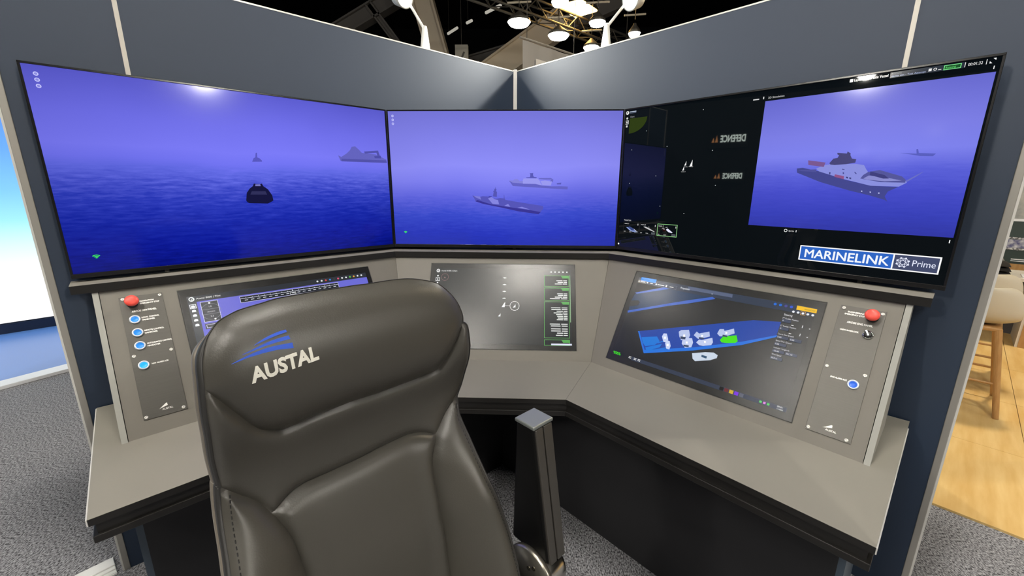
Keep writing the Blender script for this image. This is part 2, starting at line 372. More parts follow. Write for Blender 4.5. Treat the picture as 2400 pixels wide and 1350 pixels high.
thumb_R = [
    ('8ca0d8', [(0.054, -0.206), (0.065, -0.206), (0.088, -0.221), (0.105, -0.220), (0.115, -0.223), (0.112, -0.228), (0.092, -0.227), (0.078, -0.223)]),
    ('3a4a80', [(0.066, -0.203), (0.076, -0.201), (0.098, -0.211), (0.117, -0.223), (0.105, -0.220), (0.090, -0.219), (0.074, -0.213)]),
    ('d0d4f0', [(0.098, -0.212), (0.101, -0.212), (0.119, -0.224), (0.115, -0.225)]),
    ('c8c8c8', [(0.154, -0.197), (0.165, -0.195), (0.188, -0.203), (0.219, -0.217), (0.216, -0.219), (0.192, -0.212), (0.169, -0.203)]),
    ('909090', [(0.183, -0.194), (0.186, -0.193), (0.188, -0.202), (0.185, -0.202)]),
    ('e8e8ff', [(0.279, -0.202), (0.285, -0.196), (0.292, -0.200), (0.314, -0.215), (0.308, -0.217), (0.293, -0.214), (0.282, -0.207)]),
    ('888888', [(0.256, -0.198), (0.263, -0.193), (0.274, -0.201), (0.268, -0.204)]),
    ('b0b0b0', [(0.275, -0.191), (0.285, -0.189), (0.285, -0.192), (0.275, -0.193)]),
]
mon_R = [
    ('2c405e', [(0.105, 0.391), (0.265, 0.448), (0.477, 0.444), (0.289, 0.374), (0.101, 0.297), (0.100, 0.323), (0.141, 0.338), (0.145, 0.355), (0.135, 0.362), (0.098, 0.354)]),
    ('4468c4', [(0.103, 0.397), (0.239, 0.452), (0.265, 0.448), (0.114, 0.393)]),
    ('4468c4', [(0.098, 0.300), (0.287, 0.380), (0.363, 0.411), (0.463, 0.449), (0.477, 0.442), (0.372, 0.398), (0.291, 0.369), (0.102, 0.290)]),
    ('2b4ba6', [(0.186, 0.215), (0.643, 0.385), (0.737, 0.401), (0.735, 0.341), (0.628, 0.275), (0.457, 0.200), (0.251, 0.123)]),
    ('2c74dc', [(0.251, 0.123), (0.240, 0.136), (0.453, 0.212), (0.625, 0.287), (0.738, 0.347), (0.736, 0.338), (0.629, 0.274), (0.457, 0.199)]),
    ('2c74dc', [(0.186, 0.215), (0.193, 0.217), (0.256, 0.127), (0.249, 0.123)]),
    ('2478d8', [(0.213, 0.192), (0.284, 0.215), (0.303, 0.197), (0.287, 0.175), (0.245, 0.156), (0.228, 0.169)]),
    ('2478d8', [(0.247, 0.151), (0.317, 0.189), (0.312, 0.170), (0.258, 0.137)]),
    ('2478d8', [(0.294, 0.188), (0.322, 0.207), (0.325, 0.203), (0.298, 0.185)]),
    ('2478d8', [(0.268, 0.143), (0.343, 0.180), (0.345, 0.176), (0.270, 0.139)]),
    ('c8d4f4', [(0.309, 0.237), (0.323, 0.240), (0.338, 0.216), (0.336, 0.201), (0.321, 0.199), (0.306, 0.221)]),
    ('c8d4f4', [(0.333, 0.211), (0.347, 0.210), (0.358, 0.190), (0.357, 0.173), (0.342, 0.174), (0.330, 0.196)]),
    ('b8c6ea', [(0.372, 0.262), (0.380, 0.272), (0.412, 0.282), (0.424, 0.260), (0.423, 0.248), (0.394, 0.228), (0.381, 0.242)]),
    ('c2cef0', [(0.399, 0.230), (0.411, 0.244), (0.436, 0.249), (0.446, 0.232), (0.445, 0.210), (0.420, 0.200), (0.401, 0.214)]),
    ('b8c6ea', [(0.439, 0.264), (0.446, 0.283), (0.458, 0.277), (0.496, 0.296), (0.504, 0.276), (0.487, 0.266), (0.461, 0.253)]),
    ('c2cef0', [(0.458, 0.236), (0.466, 0.252), (0.476, 0.252), (0.515, 0.273), (0.523, 0.255), (0.520, 0.242), (0.489, 0.229), (0.474, 0.228)]),
    ('b8c6ea', [(0.528, 0.296), (0.532, 0.317), (0.548, 0.321), (0.552, 0.314), (0.584, 0.333), (0.592, 0.314), (0.563, 0.293), (0.541, 0.287)]),
    ('48e018', [(0.546, 0.272), (0.554, 0.290), (0.601, 0.308), (0.612, 0.285), (0.605, 0.276), (0.575, 0.267), (0.555, 0.264)]),
    ('ccd8e8', [(0.456, 0.186), (0.506, 0.206), (0.538, 0.214), (0.556, 0.208), (0.556, 0.195), (0.534, 0.179), (0.478, 0.157), (0.465, 0.164)]),
    ('3c5a78', [(0.495, 0.191), (0.518, 0.191), (0.518, 0.181), (0.497, 0.182)]),
    ('3c4a68', [(0.386, 0.244), (0.409, 0.247), (0.410, 0.236), (0.389, 0.233)]),
    ('3c4a68', [(0.410, 0.212), (0.433, 0.215), (0.434, 0.207), (0.412, 0.204)]),
    ('3c4a68', [(0.463, 0.262), (0.483, 0.264), (0.484, 0.257), (0.464, 0.255)]),
    ('3c4a68', [(0.550, 0.297), (0.568, 0.298), (0.570, 0.291), (0.551, 0.289)]),
    ('ffffff', [(0.316, 0.223), (0.324, 0.225), (0.328, 0.216), (0.319, 0.213)]),
    ('ffffff', [(0.338, 0.194), (0.347, 0.197), (0.350, 0.187), (0.341, 0.185)]),
    ('ffffff', [(0.395, 0.255), (0.403, 0.257), (0.406, 0.247), (0.398, 0.245)]),
    ('ffffff', [(0.415, 0.228), (0.423, 0.230), (0.426, 0.221), (0.418, 0.219)]),
    ('ffffff', [(0.468, 0.273), (0.476, 0.275), (0.478, 0.267), (0.471, 0.265)]),
    ('ffffff', [(0.487, 0.251), (0.494, 0.253), (0.497, 0.245), (0.490, 0.243)]),
    ('ffffff', [(0.557, 0.311), (0.564, 0.313), (0.566, 0.304), (0.559, 0.302)]),
    ('5c6680', [(0.348, 0.476), (0.539, 0.476), (0.541, 0.461), (0.347, 0.460)]),
    ('2c92fa', [(0.110, 0.481), (0.190, 0.482), (0.191, 0.464), (0.111, 0.462)]),
    ('f2c028', [(0.772, 0.477), (0.836, 0.476), (0.837, 0.460), (0.773, 0.460)]),
]

# ------------------------------------------------------------------ wall displays
ZB, ZT = 1.2915, 2.0050           # display bottom and top
def display(name_label, org, ud, nd, wid, scr, back):
    """local x along the screen, y up from z=0 of the world, z out of the screen face"""
    M = M4((org[0], org[1], 0), ud, ZV, nd)
    t = empty('wall_display', M, name_label, 'display', 'big screens above the console')
    x0, x1 = wid
    c = B(); g = .008
    c.box((x0, ZB, -.045), (x1, ZT, -.0015))
    c.obj('housing', bezel_m, t, bevel=.003)
    f = B()
    f.box((x0, ZB, -.002), (x1, ZB + .016, .004)); f.box((x0, ZT - .007, -.002), (x1, ZT, .004))
    f.box((x0, ZB + .016, -.002), (x0 + .007, ZT - .007, .004)); f.box((x1 - .007, ZB + .016, -.002), (x1, ZT - .007, .004))
    f.obj('bezel', bezel_m, t, bevel=.001)
    B().box((x0 + .3, ZB + .15, -back), (x1 - .3, ZT - .15, -.044)).obj('wall_mount', black_edge, t)
    s = link('screen', B().flat([(x0 + .006, ZB + .014), (x1 - .006, ZB + .014), (x1 - .006, ZT - .006), (x0 + .006, ZT - .006)], 0).flatmesh('screen'), scr, t)
    return t, s
z = lambda v: v + 1.62
seaL = screen_mat('screen_sea_left', [(0, '030d74'), (.12, '081690'), (.26, '1626a2'), (.38, '2c3ab6'), (.47, '4650c8'), (.55, '5e66dc'), (.60, '6e70ea'), (.66, '7676ee'), (.80, '6c6ce2'), (1, '5656c4')], ZB, ZT, (.58, .40), cx=-.52, gain=.10, width=.75)
seaC = screen_mat('screen_sea_centre', [(0, '232fa6'), (.12, '2836b8'), (.25, '3a4ac8'), (.38, '5f64dc'), (.5, '7f80ee'), (.6, '8c8cf4'), (.8, '8080e6'), (1, '7272d2')], ZB, ZT, (.44, .20), cx=.62, gain=.06, width=.7)
seaR = screen_mat('screen_sea_right', [(0, '3238a4'), (.12, '3840b6'), (.28, '464cc6'), (.42, '5a60d6'), (.56, '7c80ea'), (.72, '7a7ce2'), (1, '6668cc')], 1.466, 1.957, (.52, .16), cx=.95, gain=.05, width=.5)
blackscr = mat('screen_black', (.002, .003, .004), .018, spec=.5, emit=(.0012, .0022, .0032), es=1)
dl, sl = display('wall display showing a dark boat astern on a blue sea', (-.615, 0), UL, NL, (-1.258, -.002), seaL, .061)
dc, sc_ = display('wall display between the other two showing two ships side on', (-.615, 0), UC, NC, (.002, 1.228), seaC, .085)
dr, sr = display('wall display with a black chart and a ship picture inset', (.615, 0), UR, NR, (.002, 1.268), blackscr, .1075)
B().box((.590, 1.55, -.715), (.690, 1.75, -.08)).obj('mount_arm', black_edge, dc)

def shipset(par, data, name='ship_picture', zz=.0008):
    cols = {}
    for i, (c, P) in enumerate(data):
        bb = cols.setdefault((i, c), B()); bb.flat([(u, z(v)) for u, v in P], zz + i * .00003)
    for (i, c), bb in cols.items():
        link(name, bb.flatmesh(name), glow(c), par)
shipset(sl, ships_L); shipset(sc_, ships_C)
d = Draw(sl, .0008)
for i, v in enumerate((.351, .333, .314)): d.ring('menu_icon', 'c8c8ff', (-1.222, z(v)), .0062, .0024); d.disc('menu_icon', '8c8ce0', (-1.222, z(v)), .0038)
for r in (.005, .010, .015): d.ring('wifi_icon', '40e850', (-1.182, z(-.263)), r, .003, 0, 45, 135, 8)
d.build()
d = Draw(sc_, .0008)
for i, v in enumerate((.355, .336, .317)): d.ring('menu_icon', 'c8c8ff', (.033, z(v)), .006, .0024); d.disc('menu_icon', '9a9ae8', (.033, z(v)), .0042)
for r in (.005, .009, .013): d.ring('wifi_icon', '40e850', (.068, z(-.254)), r, .003, 0, 45, 135, 8)
d.build()
# right display
link('ship_view', B().flat([(.646, z(-.154)), (1.256, z(-.154)), (1.256, z(.336)), (.646, z(.336))], .0005).flatmesh('ship_view'), seaR, sr)
shipset(sr, ships_R, zz=.0010)
shipset(sr, thumb_R, 'vessel_thumbnail', .0010)
d = Draw(sr, .0010)
d.ring('menu_icon', 'ffffff', (.017, z(.365)), .0085, .003); d.ring('menu_icon', 'ffffff', (.019, z(.363)), .004, .002)
d.rect('screen_text', 'b8c4d8', .029, z(.3665), .066, z(.3705)); d.rect('screen_text', '5a6478', .029, z(.3610), .066, z(.3640))
d.disc('menu_icon', 'e0e0e0', (.017, z(.339)), .005); d.frame('menu_icon', 'e8e8e8', .007, z(.311), .026, z(.329), .0022); d.disc('menu_icon', 'e0e0e0', (.0165, z(.320)), .004); d.rect('menu_icon', 'e0e0e0', .0125, z(.2965), .0215, z(.3055))
d.text('screen_text', 'b0b0b0', .034, z(.341), 'Chart', .010)
d.poly('chart_sector', '2e3c12', [(.031, z(.337))] + [(.031 + .098 * math.cos(a), z(.337) + .072 * math.sin(a)) for a in [math.radians(-q) for q in range(0, 91, 9)]])
for u, v, s_ in ((.344, .109, .010), (.371, .109, .015), (.336, .087, .010)):
    d.poly('vessel_marker', 'f4f4f4', [(u - s_ * .5, z(v) - s_), (u + s_ * .35, z(v) - s_ * .9), (u + s_ * .3, z(v) + s_)])
d.text('screen_text', 'd0d0d0', .337, z(.092), 'vessel_1 vessel_2', .0062); d.text('screen_text', 'd0d0d0', .326, z(.070), 'vessel_3', .0062)
for u, v in ((.13, .27), (.40, .335), (.055, .185), (.245, .19), (.46, .16), (.20, .055), (.055, .02), (.235, -.09), (.49, .01), (.36, -.12)):
    d.disc('chart_star', 'd0d8d8', (u, z(v)), .0018, seg=8)
d.text('screen_text', 'e8e8e8', .038, z(-.172), 'Vessel List', .010)
for i, (u0, u1) in enumerate(((.037, .130), (.134, .227), (.231, .335))):
    d.frame('thumbnail_frame', '8cc884' if i == 2 else '2a2a2a', u0, z(-.236), u1, z(-.176), .0028 if i == 2 else .0015)
    d.text('screen_text', 'f0f0f0', u0 + .006, z(-.189), 'vessel_%d' % (i + 1), .008); d.rect('screen_text', 'e0e0e0', u1 - .009, z(-.193), u1 - .006, z(-.184))
    d.text('screen_text', 'e0e0e0', u0 + .004, z(-.231), '359', .007); d.text('screen_text', 'e0e0e0', u0 + .036, z(-.231), ('1.0m', '5.2m', '5.2m')[i], .007)
    d.rect('screen_text', '808890', u1 - .026, z(-.226), u1 - .006, z(-.2235)); d.rect('screen_text', '808890', u1 - .026, z(-.231), u1 - .006, z(-.2285))
d.disc('menu_icon', 'ffffff', (.014, z(-.298)), .005, seg=6)
d.rect('screen_text', 'd8d8d8', .60, z(.345), .622, z(.349)); d.rect('screen_text', 'd8d8d8', .636, z(.345), .640, z(.354)); d.text('screen_text', 'd8d8d8', .654, z(.3445), '3D Simulation', .010)
d.rect('menu_icon', 'f0f0f0', .909, z(.3625), .918, z(.3725)); d.text('screen_text', 'f0f0f0', .921, z(.3638), 'Layout', .012, .022)
d.text('screen_text', 'f0f0f0', .951, z(.3638), '+', .017); d.text('screen_text', 'f0f0f0', .961, z(.3638), 'Create Vessel', .0125, .050)
d.rect('title_bar', '1e2836', 1.016, z(.3585), 1.186, z(.3755)); d.text('screen_text', '9098a8', 1.020, z(.3685), 'Scenario', .007); d.text('screen_text', 'a0b0d8', 1.020, z(.361), 'demo sim - Test Attempt', .0075, .082, dz=.0002)
d.rect('menu_icon', 'e8e8e8', 1.108, z(.3625), 1.115, z(.3705), .0002); d.ring('menu_icon', 'e8e8e8', (1.123, z(.3665)), .004, .0016, .0002); d.rect('menu_icon', 'e8e8e8', 1.130, z(.363), 1.137, z(.3645), .0002)
d.rect('status_button', '0e5022', 1.142, z(.3600), 1.180, z(.3735), .0003); d.frame('status_button', '7ce88c', 1.142, z(.3600), 1.180, z(.3735), .0018, .0004); d.text('screen_text', '60e070', 1.146, z(.3635), 'Running', .0085, .022, dz=.0004)
d.rect('screen_text', 'e8e8e8', 1.187, z(.3600), 1.1885, z(.3740)); d.text('screen_text', 'f4f4f4', 1.194, z(.3625), '00:01:32', .0115, .030); d.rect('screen_text', 'e8e8e8', 1.231, z(.3600), 1.2325, z(.3740))
d.poly('menu_icon', 'f0f0f0', [(1.238, z(.361)), (1.244, z(.361)), (1.238, z(.367))]); d.poly('menu_icon', 'f0f0f0', [(1.250, z(.3745)), (1.244, z(.3745)), (1.250, z(.3685))])
d.rect('menu_icon', 'f0f0f0', 1.2485, z(.344), 1.2505, z(.353)); d.rect('menu_icon', 'f0f0f0', 1.2485, z(-.172), 1.2510, z(-.162))
d.ring('menu_icon', 'f0f0f0', (.787, z(-.167)), .006, .002); d.text('screen_text', 'f0f0f0', .797, z(-.170), 'Sprite', .008); d.rect('menu_icon', 'f0f0f0', .822, z(-.171), .8245, z(-.163))
# maker's board on the display
Q = lambda k: (.8465 + k, 0)
d.poly('name_plate', 'ffffff', [(.846, z(-.278)), (1.243, z(-.278)), (1.243, z(-.220)), (.846, z(-.220))])
d.poly('name_plate_blue', '2f66c4', [(.850, z(-.274)), (1.1235, z(-.274)), (1.1235, z(-.224)), (.850, z(-.224))], .0002)
d.poly('name_plate_grey', '454c6a', [(1.1275, z(-.274)), (1.239, z(-.274)), (1.239, z(-.224)), (1.1275, z(-.224))], .0002)
d.text('name_plate_text', 'f4f8ff', .862, z(-.265), 'MARINELINK', .0455, .250, .0008, dz=.0004)
d.text('name_plate_text', 'e8ecff', 1.174, z(-.2585), 'Prime', .030, .057, dz=.0004)
cc = (1.151, z(-.249))
for i in range(8):
    a = math.radians(45 * i + 22.5); b_ = math.radians(45 * i + 67.5); c3 = math.radians(45 * i + 22.5 + 135)
    P_ = lambda q, r=.016: (cc[0] + r * math.cos(q), cc[1] + r * math.sin(q))
    d.disc('name_plate_emblem', 'e8ecff', P_(a), .0028, .0004, 8); d.line('name_plate_emblem', 'e8ecff', P_(a), P_(b_), .0014, .0004); d.line('name_plate_emblem', 'e8ecff', P_(a), P_(c3), .0012, .0004)
d.build()

# ------------------------------------------------------------------ console: worktop, cabinets, ledge
X0 = -.013
TD = .765                          # worktop height
def seg_frame(k):
    return {'L': (Vector((X0 - .469, -.33, TD)), UL, NL), 'C': (Vector((X0, -.33, TD)), UC, NC), 'R': (Vector((X0 + .469, -.33, TD)), UR, NR)}[k]
wt = empty('console_worktop', M4((X0, -.6, 0)), 'angled grey three-section worktop with a grooved black edge', 'worktop')
T22 = math.tan(math.radians(22.5))
def offs(dn):
    """front outline of the worktop, pulled in by dn: left end, left corner, right corner, right end"""
    yc = -.716 + dn
    cx = .309 + T22 * dn
    L = 1.4142 * (1.005 - .309) + dn * T22
    return [(X0 - cx - S2 * (L - dn), yc - S2 * (L - dn)), (X0 - cx, yc), (X0 + cx, yc), (X0 + cx + S2 * (L - dn), yc - S2 * (L - dn))]
def slab(name, m, dn, z0, z1, bevel=0, split=False):
    a, b, c, e = offs(dn)
    dl_, dr_ = .770 - dn, .834 - dn
    bl = (a[0] - S2 * dl_, a[1] + S2 * dl_); br = (e[0] + S2 * dr_, e[1] + S2 * dr_)
    yb = -.33 + .34; hb = .469 + T22 * .34
    pb, qb = (X0 - hb, yb), (X0 + hb, yb)
    g = .0008 if split else 0
    B().prism([a, b, pb, bl], z0, z1).obj(name, m, wt, Matrix.Identity(4), bevel=bevel)
    B().prism([(b[0] + g, b[1]), (c[0] - g, c[1]), (qb[0] - g, qb[1]), (pb[0] + g, pb[1])], z0, z1).obj(name, m, wt, Matrix.Identity(4), bevel=bevel)
    B().prism([c, e, br, qb], z0, z1).obj(name, m, wt, Matrix.Identity(4), bevel=bevel)
slab('edge_band', black_edge, .0005, TD - .022, TD - .0016)
slab('top_panel', grey_top, 0, TD - .0016, TD, .0006, True)
slab('recess_board', black_edge, .012, TD - .057, TD - .022)
slab('lower_board', black_edge, .002, TD - .079, TD - .057, .002)
# aluminium lip on the left end of the worktop
a_, b_, c_, e_ = offs(0)
for q, ud in ((a_, -1), (e_, 1)):
    far = (q[0] + ud * S2 * .765, q[1] + S2 * .765)
    n_ = Vector((-S2, -S2, 0)) if ud < 0 else Vector((S2, -S2, 0))
    B().hexa([Vector((*p_, 0)) + n_ * k + Vector((0, 0, h)) for h in (TD - .02, TD - .0005) for p_, k in ((q, 0), (far, 0), (far, .003), (q, .003))]).obj('end_lip', alu_light, wt, Matrix.Identity(4))

# under-desk boards
KB = TD - .079
base = empty('desk_carcass', M4((X0, -.2, 0)), 'charcoal boards forming the knee space below the worktop', 'desk carcass')
kc = (X0 + .01, -.125)
for ud in (-1, 1):
    e1 = (kc[0] + ud * 1.090, kc[1] - 1.090)
    n_ = Vector((-ud * S2, -S2, 0))
    pts = [Vector((*kc, 0)), Vector((*e1, 0)), Vector((*e1, 0)) - n_ * .018, Vector((*kc, 0)) - n_ * .018]
    B().hexa([p_ + Vector((0, 0, .004)) for p_ in pts] + [p_ + Vector((0, 0, KB)) for p_ in pts]).obj('knee_board', black_lam, base, Matrix.Identity(4))
    e2 = Vector((*e1, 0)); u_ = Vector((ud * S2, -S2, 0))
    pts = [e2, e2 + u_ * .018, e2 + u_ * .018 - n_ * .55, e2 - n_ * .55]
    B().hexa([p_ + Vector((0, 0, .004)) for p_ in pts] + [p_ + Vector((0, 0, KB)) for p_ in pts]).obj('end_board', mat('blue_grey_board', (.05, .07, .095), .5), base, Matrix.Identity(4))

TILT = math.radians(29.4); ST, CT = math.sin(TILT), math.cos(TILT)
LZ = 1.277; LT = .031              # ledge top, thickness
BMAX = (LZ - LT - TD) / CT
HT = LZ - LT - TD
def cabinet(k, label):
    o, u, n = seg_frame(k)
    t = empty('console_cabinet', M4(o, u, -n, ZV), label, 'console', 'sloped console cabinets')
    # local: x along, y back, z up
    yt = HT * math.tan(TILT)
    gx = .0006
    if k == 'C':
        x0b, x1b = -.469, .469; m0, m1 = -T22, T22
    elif k == 'R':
        x0b, x1b = 0, 1.066; m0, m1 = -T22, 0
    else:
        x0b, x1b = -1.056, 0; m0, m1 = 0, T22
    D = .33
    def pt(x, m, y, zz): return (x + m * y + (gx if x == x0b else -gx), y, zz)
    P = [pt(x0b, m0, 0, 0), pt(x1b, m1, 0, 0), pt(x1b, m1, D, 0), pt(x0b, m0, D, 0), pt(x0b, m0, yt, HT), pt(x1b, m1, yt, HT), pt(x1b, m1, D, HT), pt(x0b, m0, D, HT)]
    B().hexa(P).obj('sloped_front', grey_lam, t)
    if k != 'C':
        a, b = (1.0675, 1.084) if k == 'R' else (-1.074, -1.0575)
        B().hexa([(a, -.004, 0), (b, -.004, 0), (b, D, 0), (a, D, 0), (a, yt - .004, HT), (b, yt - .004, HT), (b, D, HT), (a, D, HT)]).obj('end_gable', grey_end, t)
    return t
cabL = cabinet('L', 'sloped grey console cabinet holding the navigation panel')
cabC = cabinet('C', 'sloped grey console cabinet with the pale radar monitor')
cabR = cabinet('R', 'sloped grey console cabinet holding the engineering panel')
# ledge along the top
yl = -.072
cxl = .606 + T22 * yl
ld = empty('console_ledge', M4((X0, yl, LZ)), 'thin black-edged grey ledge running below the wall displays', 'ledge')
Ll = 1.232
def ledge(name, m, dn, z0, z1, bevel=0):
    y = yl + dn; c = .606 + T22 * y; ln = Ll - dn
    yb = .035; cb = .606 + T22 * yb
    la = (X0 - c - S2 * ln, y - S2 * ln); ra = (X0 + c + S2 * ln, y - S2 * ln)
    dep = (yb - y)
    lb = (la[0] - S2 * dep, la[1] + S2 * dep); rb = (ra[0] + S2 * dep, ra[1] + S2 * dep)
    for P in ([la, (X0 - c, y), (X0 - cb, yb), lb], [(X0 - c + .0006, y), (X0 + c - .0006, y), (X0 + cb - .0006, yb), (X0 - cb + .0006, yb)], [(X0 + c, y), ra, rb, (X0 + cb, yb)]):
        B().prism(P, z0, z1).obj(name, m, ld, Matrix.Identity(4), bevel=bevel)
ledge('ledge_edge', black_edge, .0006, LZ - LT, LZ - .0014)
ledge('ledge_top', grey_top, 0, LZ - .0014, LZ, .0006)

# ------------------------------------------------------------------ console monitors
def slope_M(k):
    o, u, n = seg_frame(k)
    s = -n * ST + ZV * CT
    return M4(o, u, s, u.cross(s))
def monitor(k, x0, x1, y0, y1, sx0, sx1, sy0, sy1, label, scr, frame_m):
    M = slope_M(k)
    t = empty('console_monitor', M, label, 'monitor', 'touch monitors set into the console')
    B().box((x0, y0, -.05), (x1, y1, .0012)).obj('glass', frame_m, t, bevel=.0008)
    s = link('screen', B().flat([(sx0, sy0), (sx1, sy0), (sx1, sy1), (sx0, sy1)], .0018).flatmesh('screen'), scr, t)
    e = B(); q = .0022
    for a, b in (((x0 - q, y0 - q), (x1 + q, y0)), ((x0 - q, y1), (x1 + q, y1 + q)), ((x0 - q, y0), (x0, y1)), ((x1, y0), (x1 + q, y1))):
        e.box((a[0], a[1], -.003), (b[0], b[1], .0016))
    e.obj('trim', mat('monitor_trim', (.02, .02, .018), .4), t)
    return t, s
glassm = mat('monitor_glass_black', (.012, .012, .012), .26, spec=.5)
scrL = mat('screen_pilot', (.0, .0, .0), .26, spec=.5, emit='6c6cd4', es=1)
scrC = mat('screen_radar', (.0, .0, .0), .26, spec=.5, emit='1c2022', es=1)
scrR = mat('screen_engineering', (.0, .0, .0), .26, spec=.5, emit='17191d', es=1)
mL, msL = monitor('L', -.837, -.057, .052, .514, -.814, -.079, .078, .484, 'console monitor with a violet pilot screen and heading tape', scrL, glassm)
mC, msC = monitor('C', -.377, .396, .055, .514, -.355, .375, .079, .489, 'console monitor with a glaring grey radar picture', scrC, glassm)
mR, msR = monitor('R', .072, .858, .047, .508, .096, .834, .073, .479, 'console monitor with a blue ship propulsion diagram', scrR, glassm)
# left monitor picture
d = Draw(msL, .0022)
d.rect('menu_bar', '33363c', -.814, .459, -.079, .484); d.rect('menu_bar', '3a3e44', -.814, .078, -.786, .459)
d.ring('menu_icon', 'f0f4f4', (-.800, .472), .0095, .0035, .0003); d.ring('menu_icon', 'f0f4f4', (-.798, .470), .0045, .002, .0003)
d.text('screen_text', 'f0f0f0', -.785, .4685, 'Austal 8000 | Pilot', .010, .082, dz=.0003)
d.frame('menu_icon', 'e8ecf0', -.811, .4325, -.790, .4505, .0022, .0003)
for v in (.441, .423, .404, .384, .364): d.poly('menu_icon', 'e8ecf0', [(-.807, v - .005), (-.794, v - .005), (-.794, v + .002), (-.7975, v + .005), (-.8035, v + .005), (-.807, v + .002)], .0003)
d.rect('gauge', '34373e', -.776, .3685, -.717, .4545, .0003); d.frame('gauge', 'e0e0ff', -.776, .3685, -.717, .4545, .0016, .0005)
d.ring('gauge', '8c8e98', (-.7465, .4105), .034, .0012, .0005); d.disc('gauge', 'ffffff', (-.7465, .4465), .0035, .0006); d.disc('gauge', 'ffffff', (-.7385, .3765), .0035, .0006)
d.rect('gauge', '9c9ea8', -.774, .4205, -.719, .4215, .0005); d.rect('gauge', '9c9ea8', -.774, .4000, -.719, .4010, .0005)
d.text('screen_text', 'd8d8e0', -.7465, .4290, '1.0', .009, align='CENTER', dz=.0006); d.text('screen_text', 'd8d8e0', -.7465, .4078, 'HEADING', .006, align='CENTER', dz=.0006); d.text('screen_text', 'd8d8e0', -.7465, .3880, '2.2', .009, align='CENTER', dz=.0006)
d.rect('gauge', '34373e', -.776, .340, -.717, .362, .0003); d.frame('gauge', 'e0e0ff', -.772, .344, -.735, .358, .0016, .0005)
d.rect('heading_tape', '2a2d34', -.640, .4255, -.227, .4535, .0003); d.frame('heading_tape', 'e4e4ff', -.640, .4255, -.227, .4535, .0012, .0005); d.rect('heading_tape', 'f0f0ff', -.640, .4425, -.227, .4440, .0005)
for i in range(17):
    u = -.618 + i * .0232; d.rect('heading_tape', 'f0f0ff', u, .4425, u + .0014, .4475, .0006); d.rect('screen_text', 'd0d4dc', u - .006, .4335, u + .006, .4365, .0006)
d.frame('heading_tape', 'ffffff', -.446, .428, -.422, .4385, .0014, .0007); d.rect('heading_tape', 'ffffff', -.4350, .4440, -.4335, .4530, .0007)
for i, c in enumerate(('e0e4e8', 'e0e4e8', 'd05050', '3c8ce0', '3c4046', 'e05878', 'e0e4e8', 'e0e4e8', '60c050', 'e0a040', 'e0e4e8', 'e0e4e8')):
    d.disc('status_icon', c, (-.318 + i * .0195, .4725), .0045, .0003, 10)
d.build(.2)
# centre monitor picture
d = Draw(msC, .0022)
d.ring('menu_icon', 'ffffff', (-.338, .473), .0095, .0035); d.ring('menu_icon', 'ffffff', (-.336, .471), .0045, .002); d.text('screen_text', 'ffffff', -.321, .4695, 'Austal 8-000 | Chart', .0095, .086)
d.disc('menu_icon', 'ffffff', (-.338, .444), .005, seg=6); d.frame('menu_icon', 'ffffff', -.349, .4155, -.327, .4345, .0024); d.disc('menu_icon', 'ffffff', (-.338, .425), .004, seg=6); d.disc('menu_icon', 'ffffff', (-.338, .404), .005, seg=6)
d.ring('compass_icon', '8a6468', (-.300, .437), .020, .0018); d.text('screen_text', 'b08888', -.300, .430, 'N', .012, align='CENTER')
for v in (.436, .3985, .361, .324): d.disc('range_mark', 'f4f6f4', (.022, v), .0038, seg=8); d.rect('range_mark', 'f4f6f4', .013, v - .0016, .031, v + .0016)
d.poly('vessel_marker', 'f4f6f4', [(.010, .276), (.026, .276), (.029, .302), (.024, .300)]); d.line('vessel_marker', 'f4f6f4', (.022, .284), (.054, .284), .0014)
d.poly('vessel_marker', 'f4f6f4', [(.069, .274), (.083, .276), (.083, .292)]); d.ring('range_ring', 'f4f6f4', (.078, .2835), .0252, .0020)
d.poly('vessel_marker', 'f4f6f4', [(-.007, .226), (.005, .226), (.006, .243)])
for a, b in ((.452, .391), (.384, .315), (.309, .117), (.109, .079)):
    d.rect('data_panel', '24282a', .233, b, .364, a, .0001); d.frame('data_panel', '6cc864', .233, b, .364, a, .0018, .0003)
    d.poly('data_panel', '5aa854', [(.322, a - .002), (.330, a - .015), (.362, a - .015), (.362, a - .002)], .0003)
for v in (.424, .415, .406, .352, .343, .334, .325, .276, .267, .258, .249, .240, .231, .222, .213, .190, .180, .165, .154, .143, .132):
    wd = .045 + .05 * random.random(); d.rect('screen_text', 'eef0ee', .354 - wd, v - .0022, .354 - wd * .42, v + .0022, .0004); d.rect('screen_text', 'eef0ee', .354 - wd * .36, v - .0022, .354, v + .0022, .0004)
d.rect('scroll_bar', 'b8e8b0', .3685, .20, .3705, .455); d.rect('scroll_bar', 'e8ecff', .269, .0805, .374, .089, .0005)
for i in range(5): d.disc('status_icon', 'f0f2f0', (.270 + i * .021, .472), .0045, seg=8)
d.build(.26)
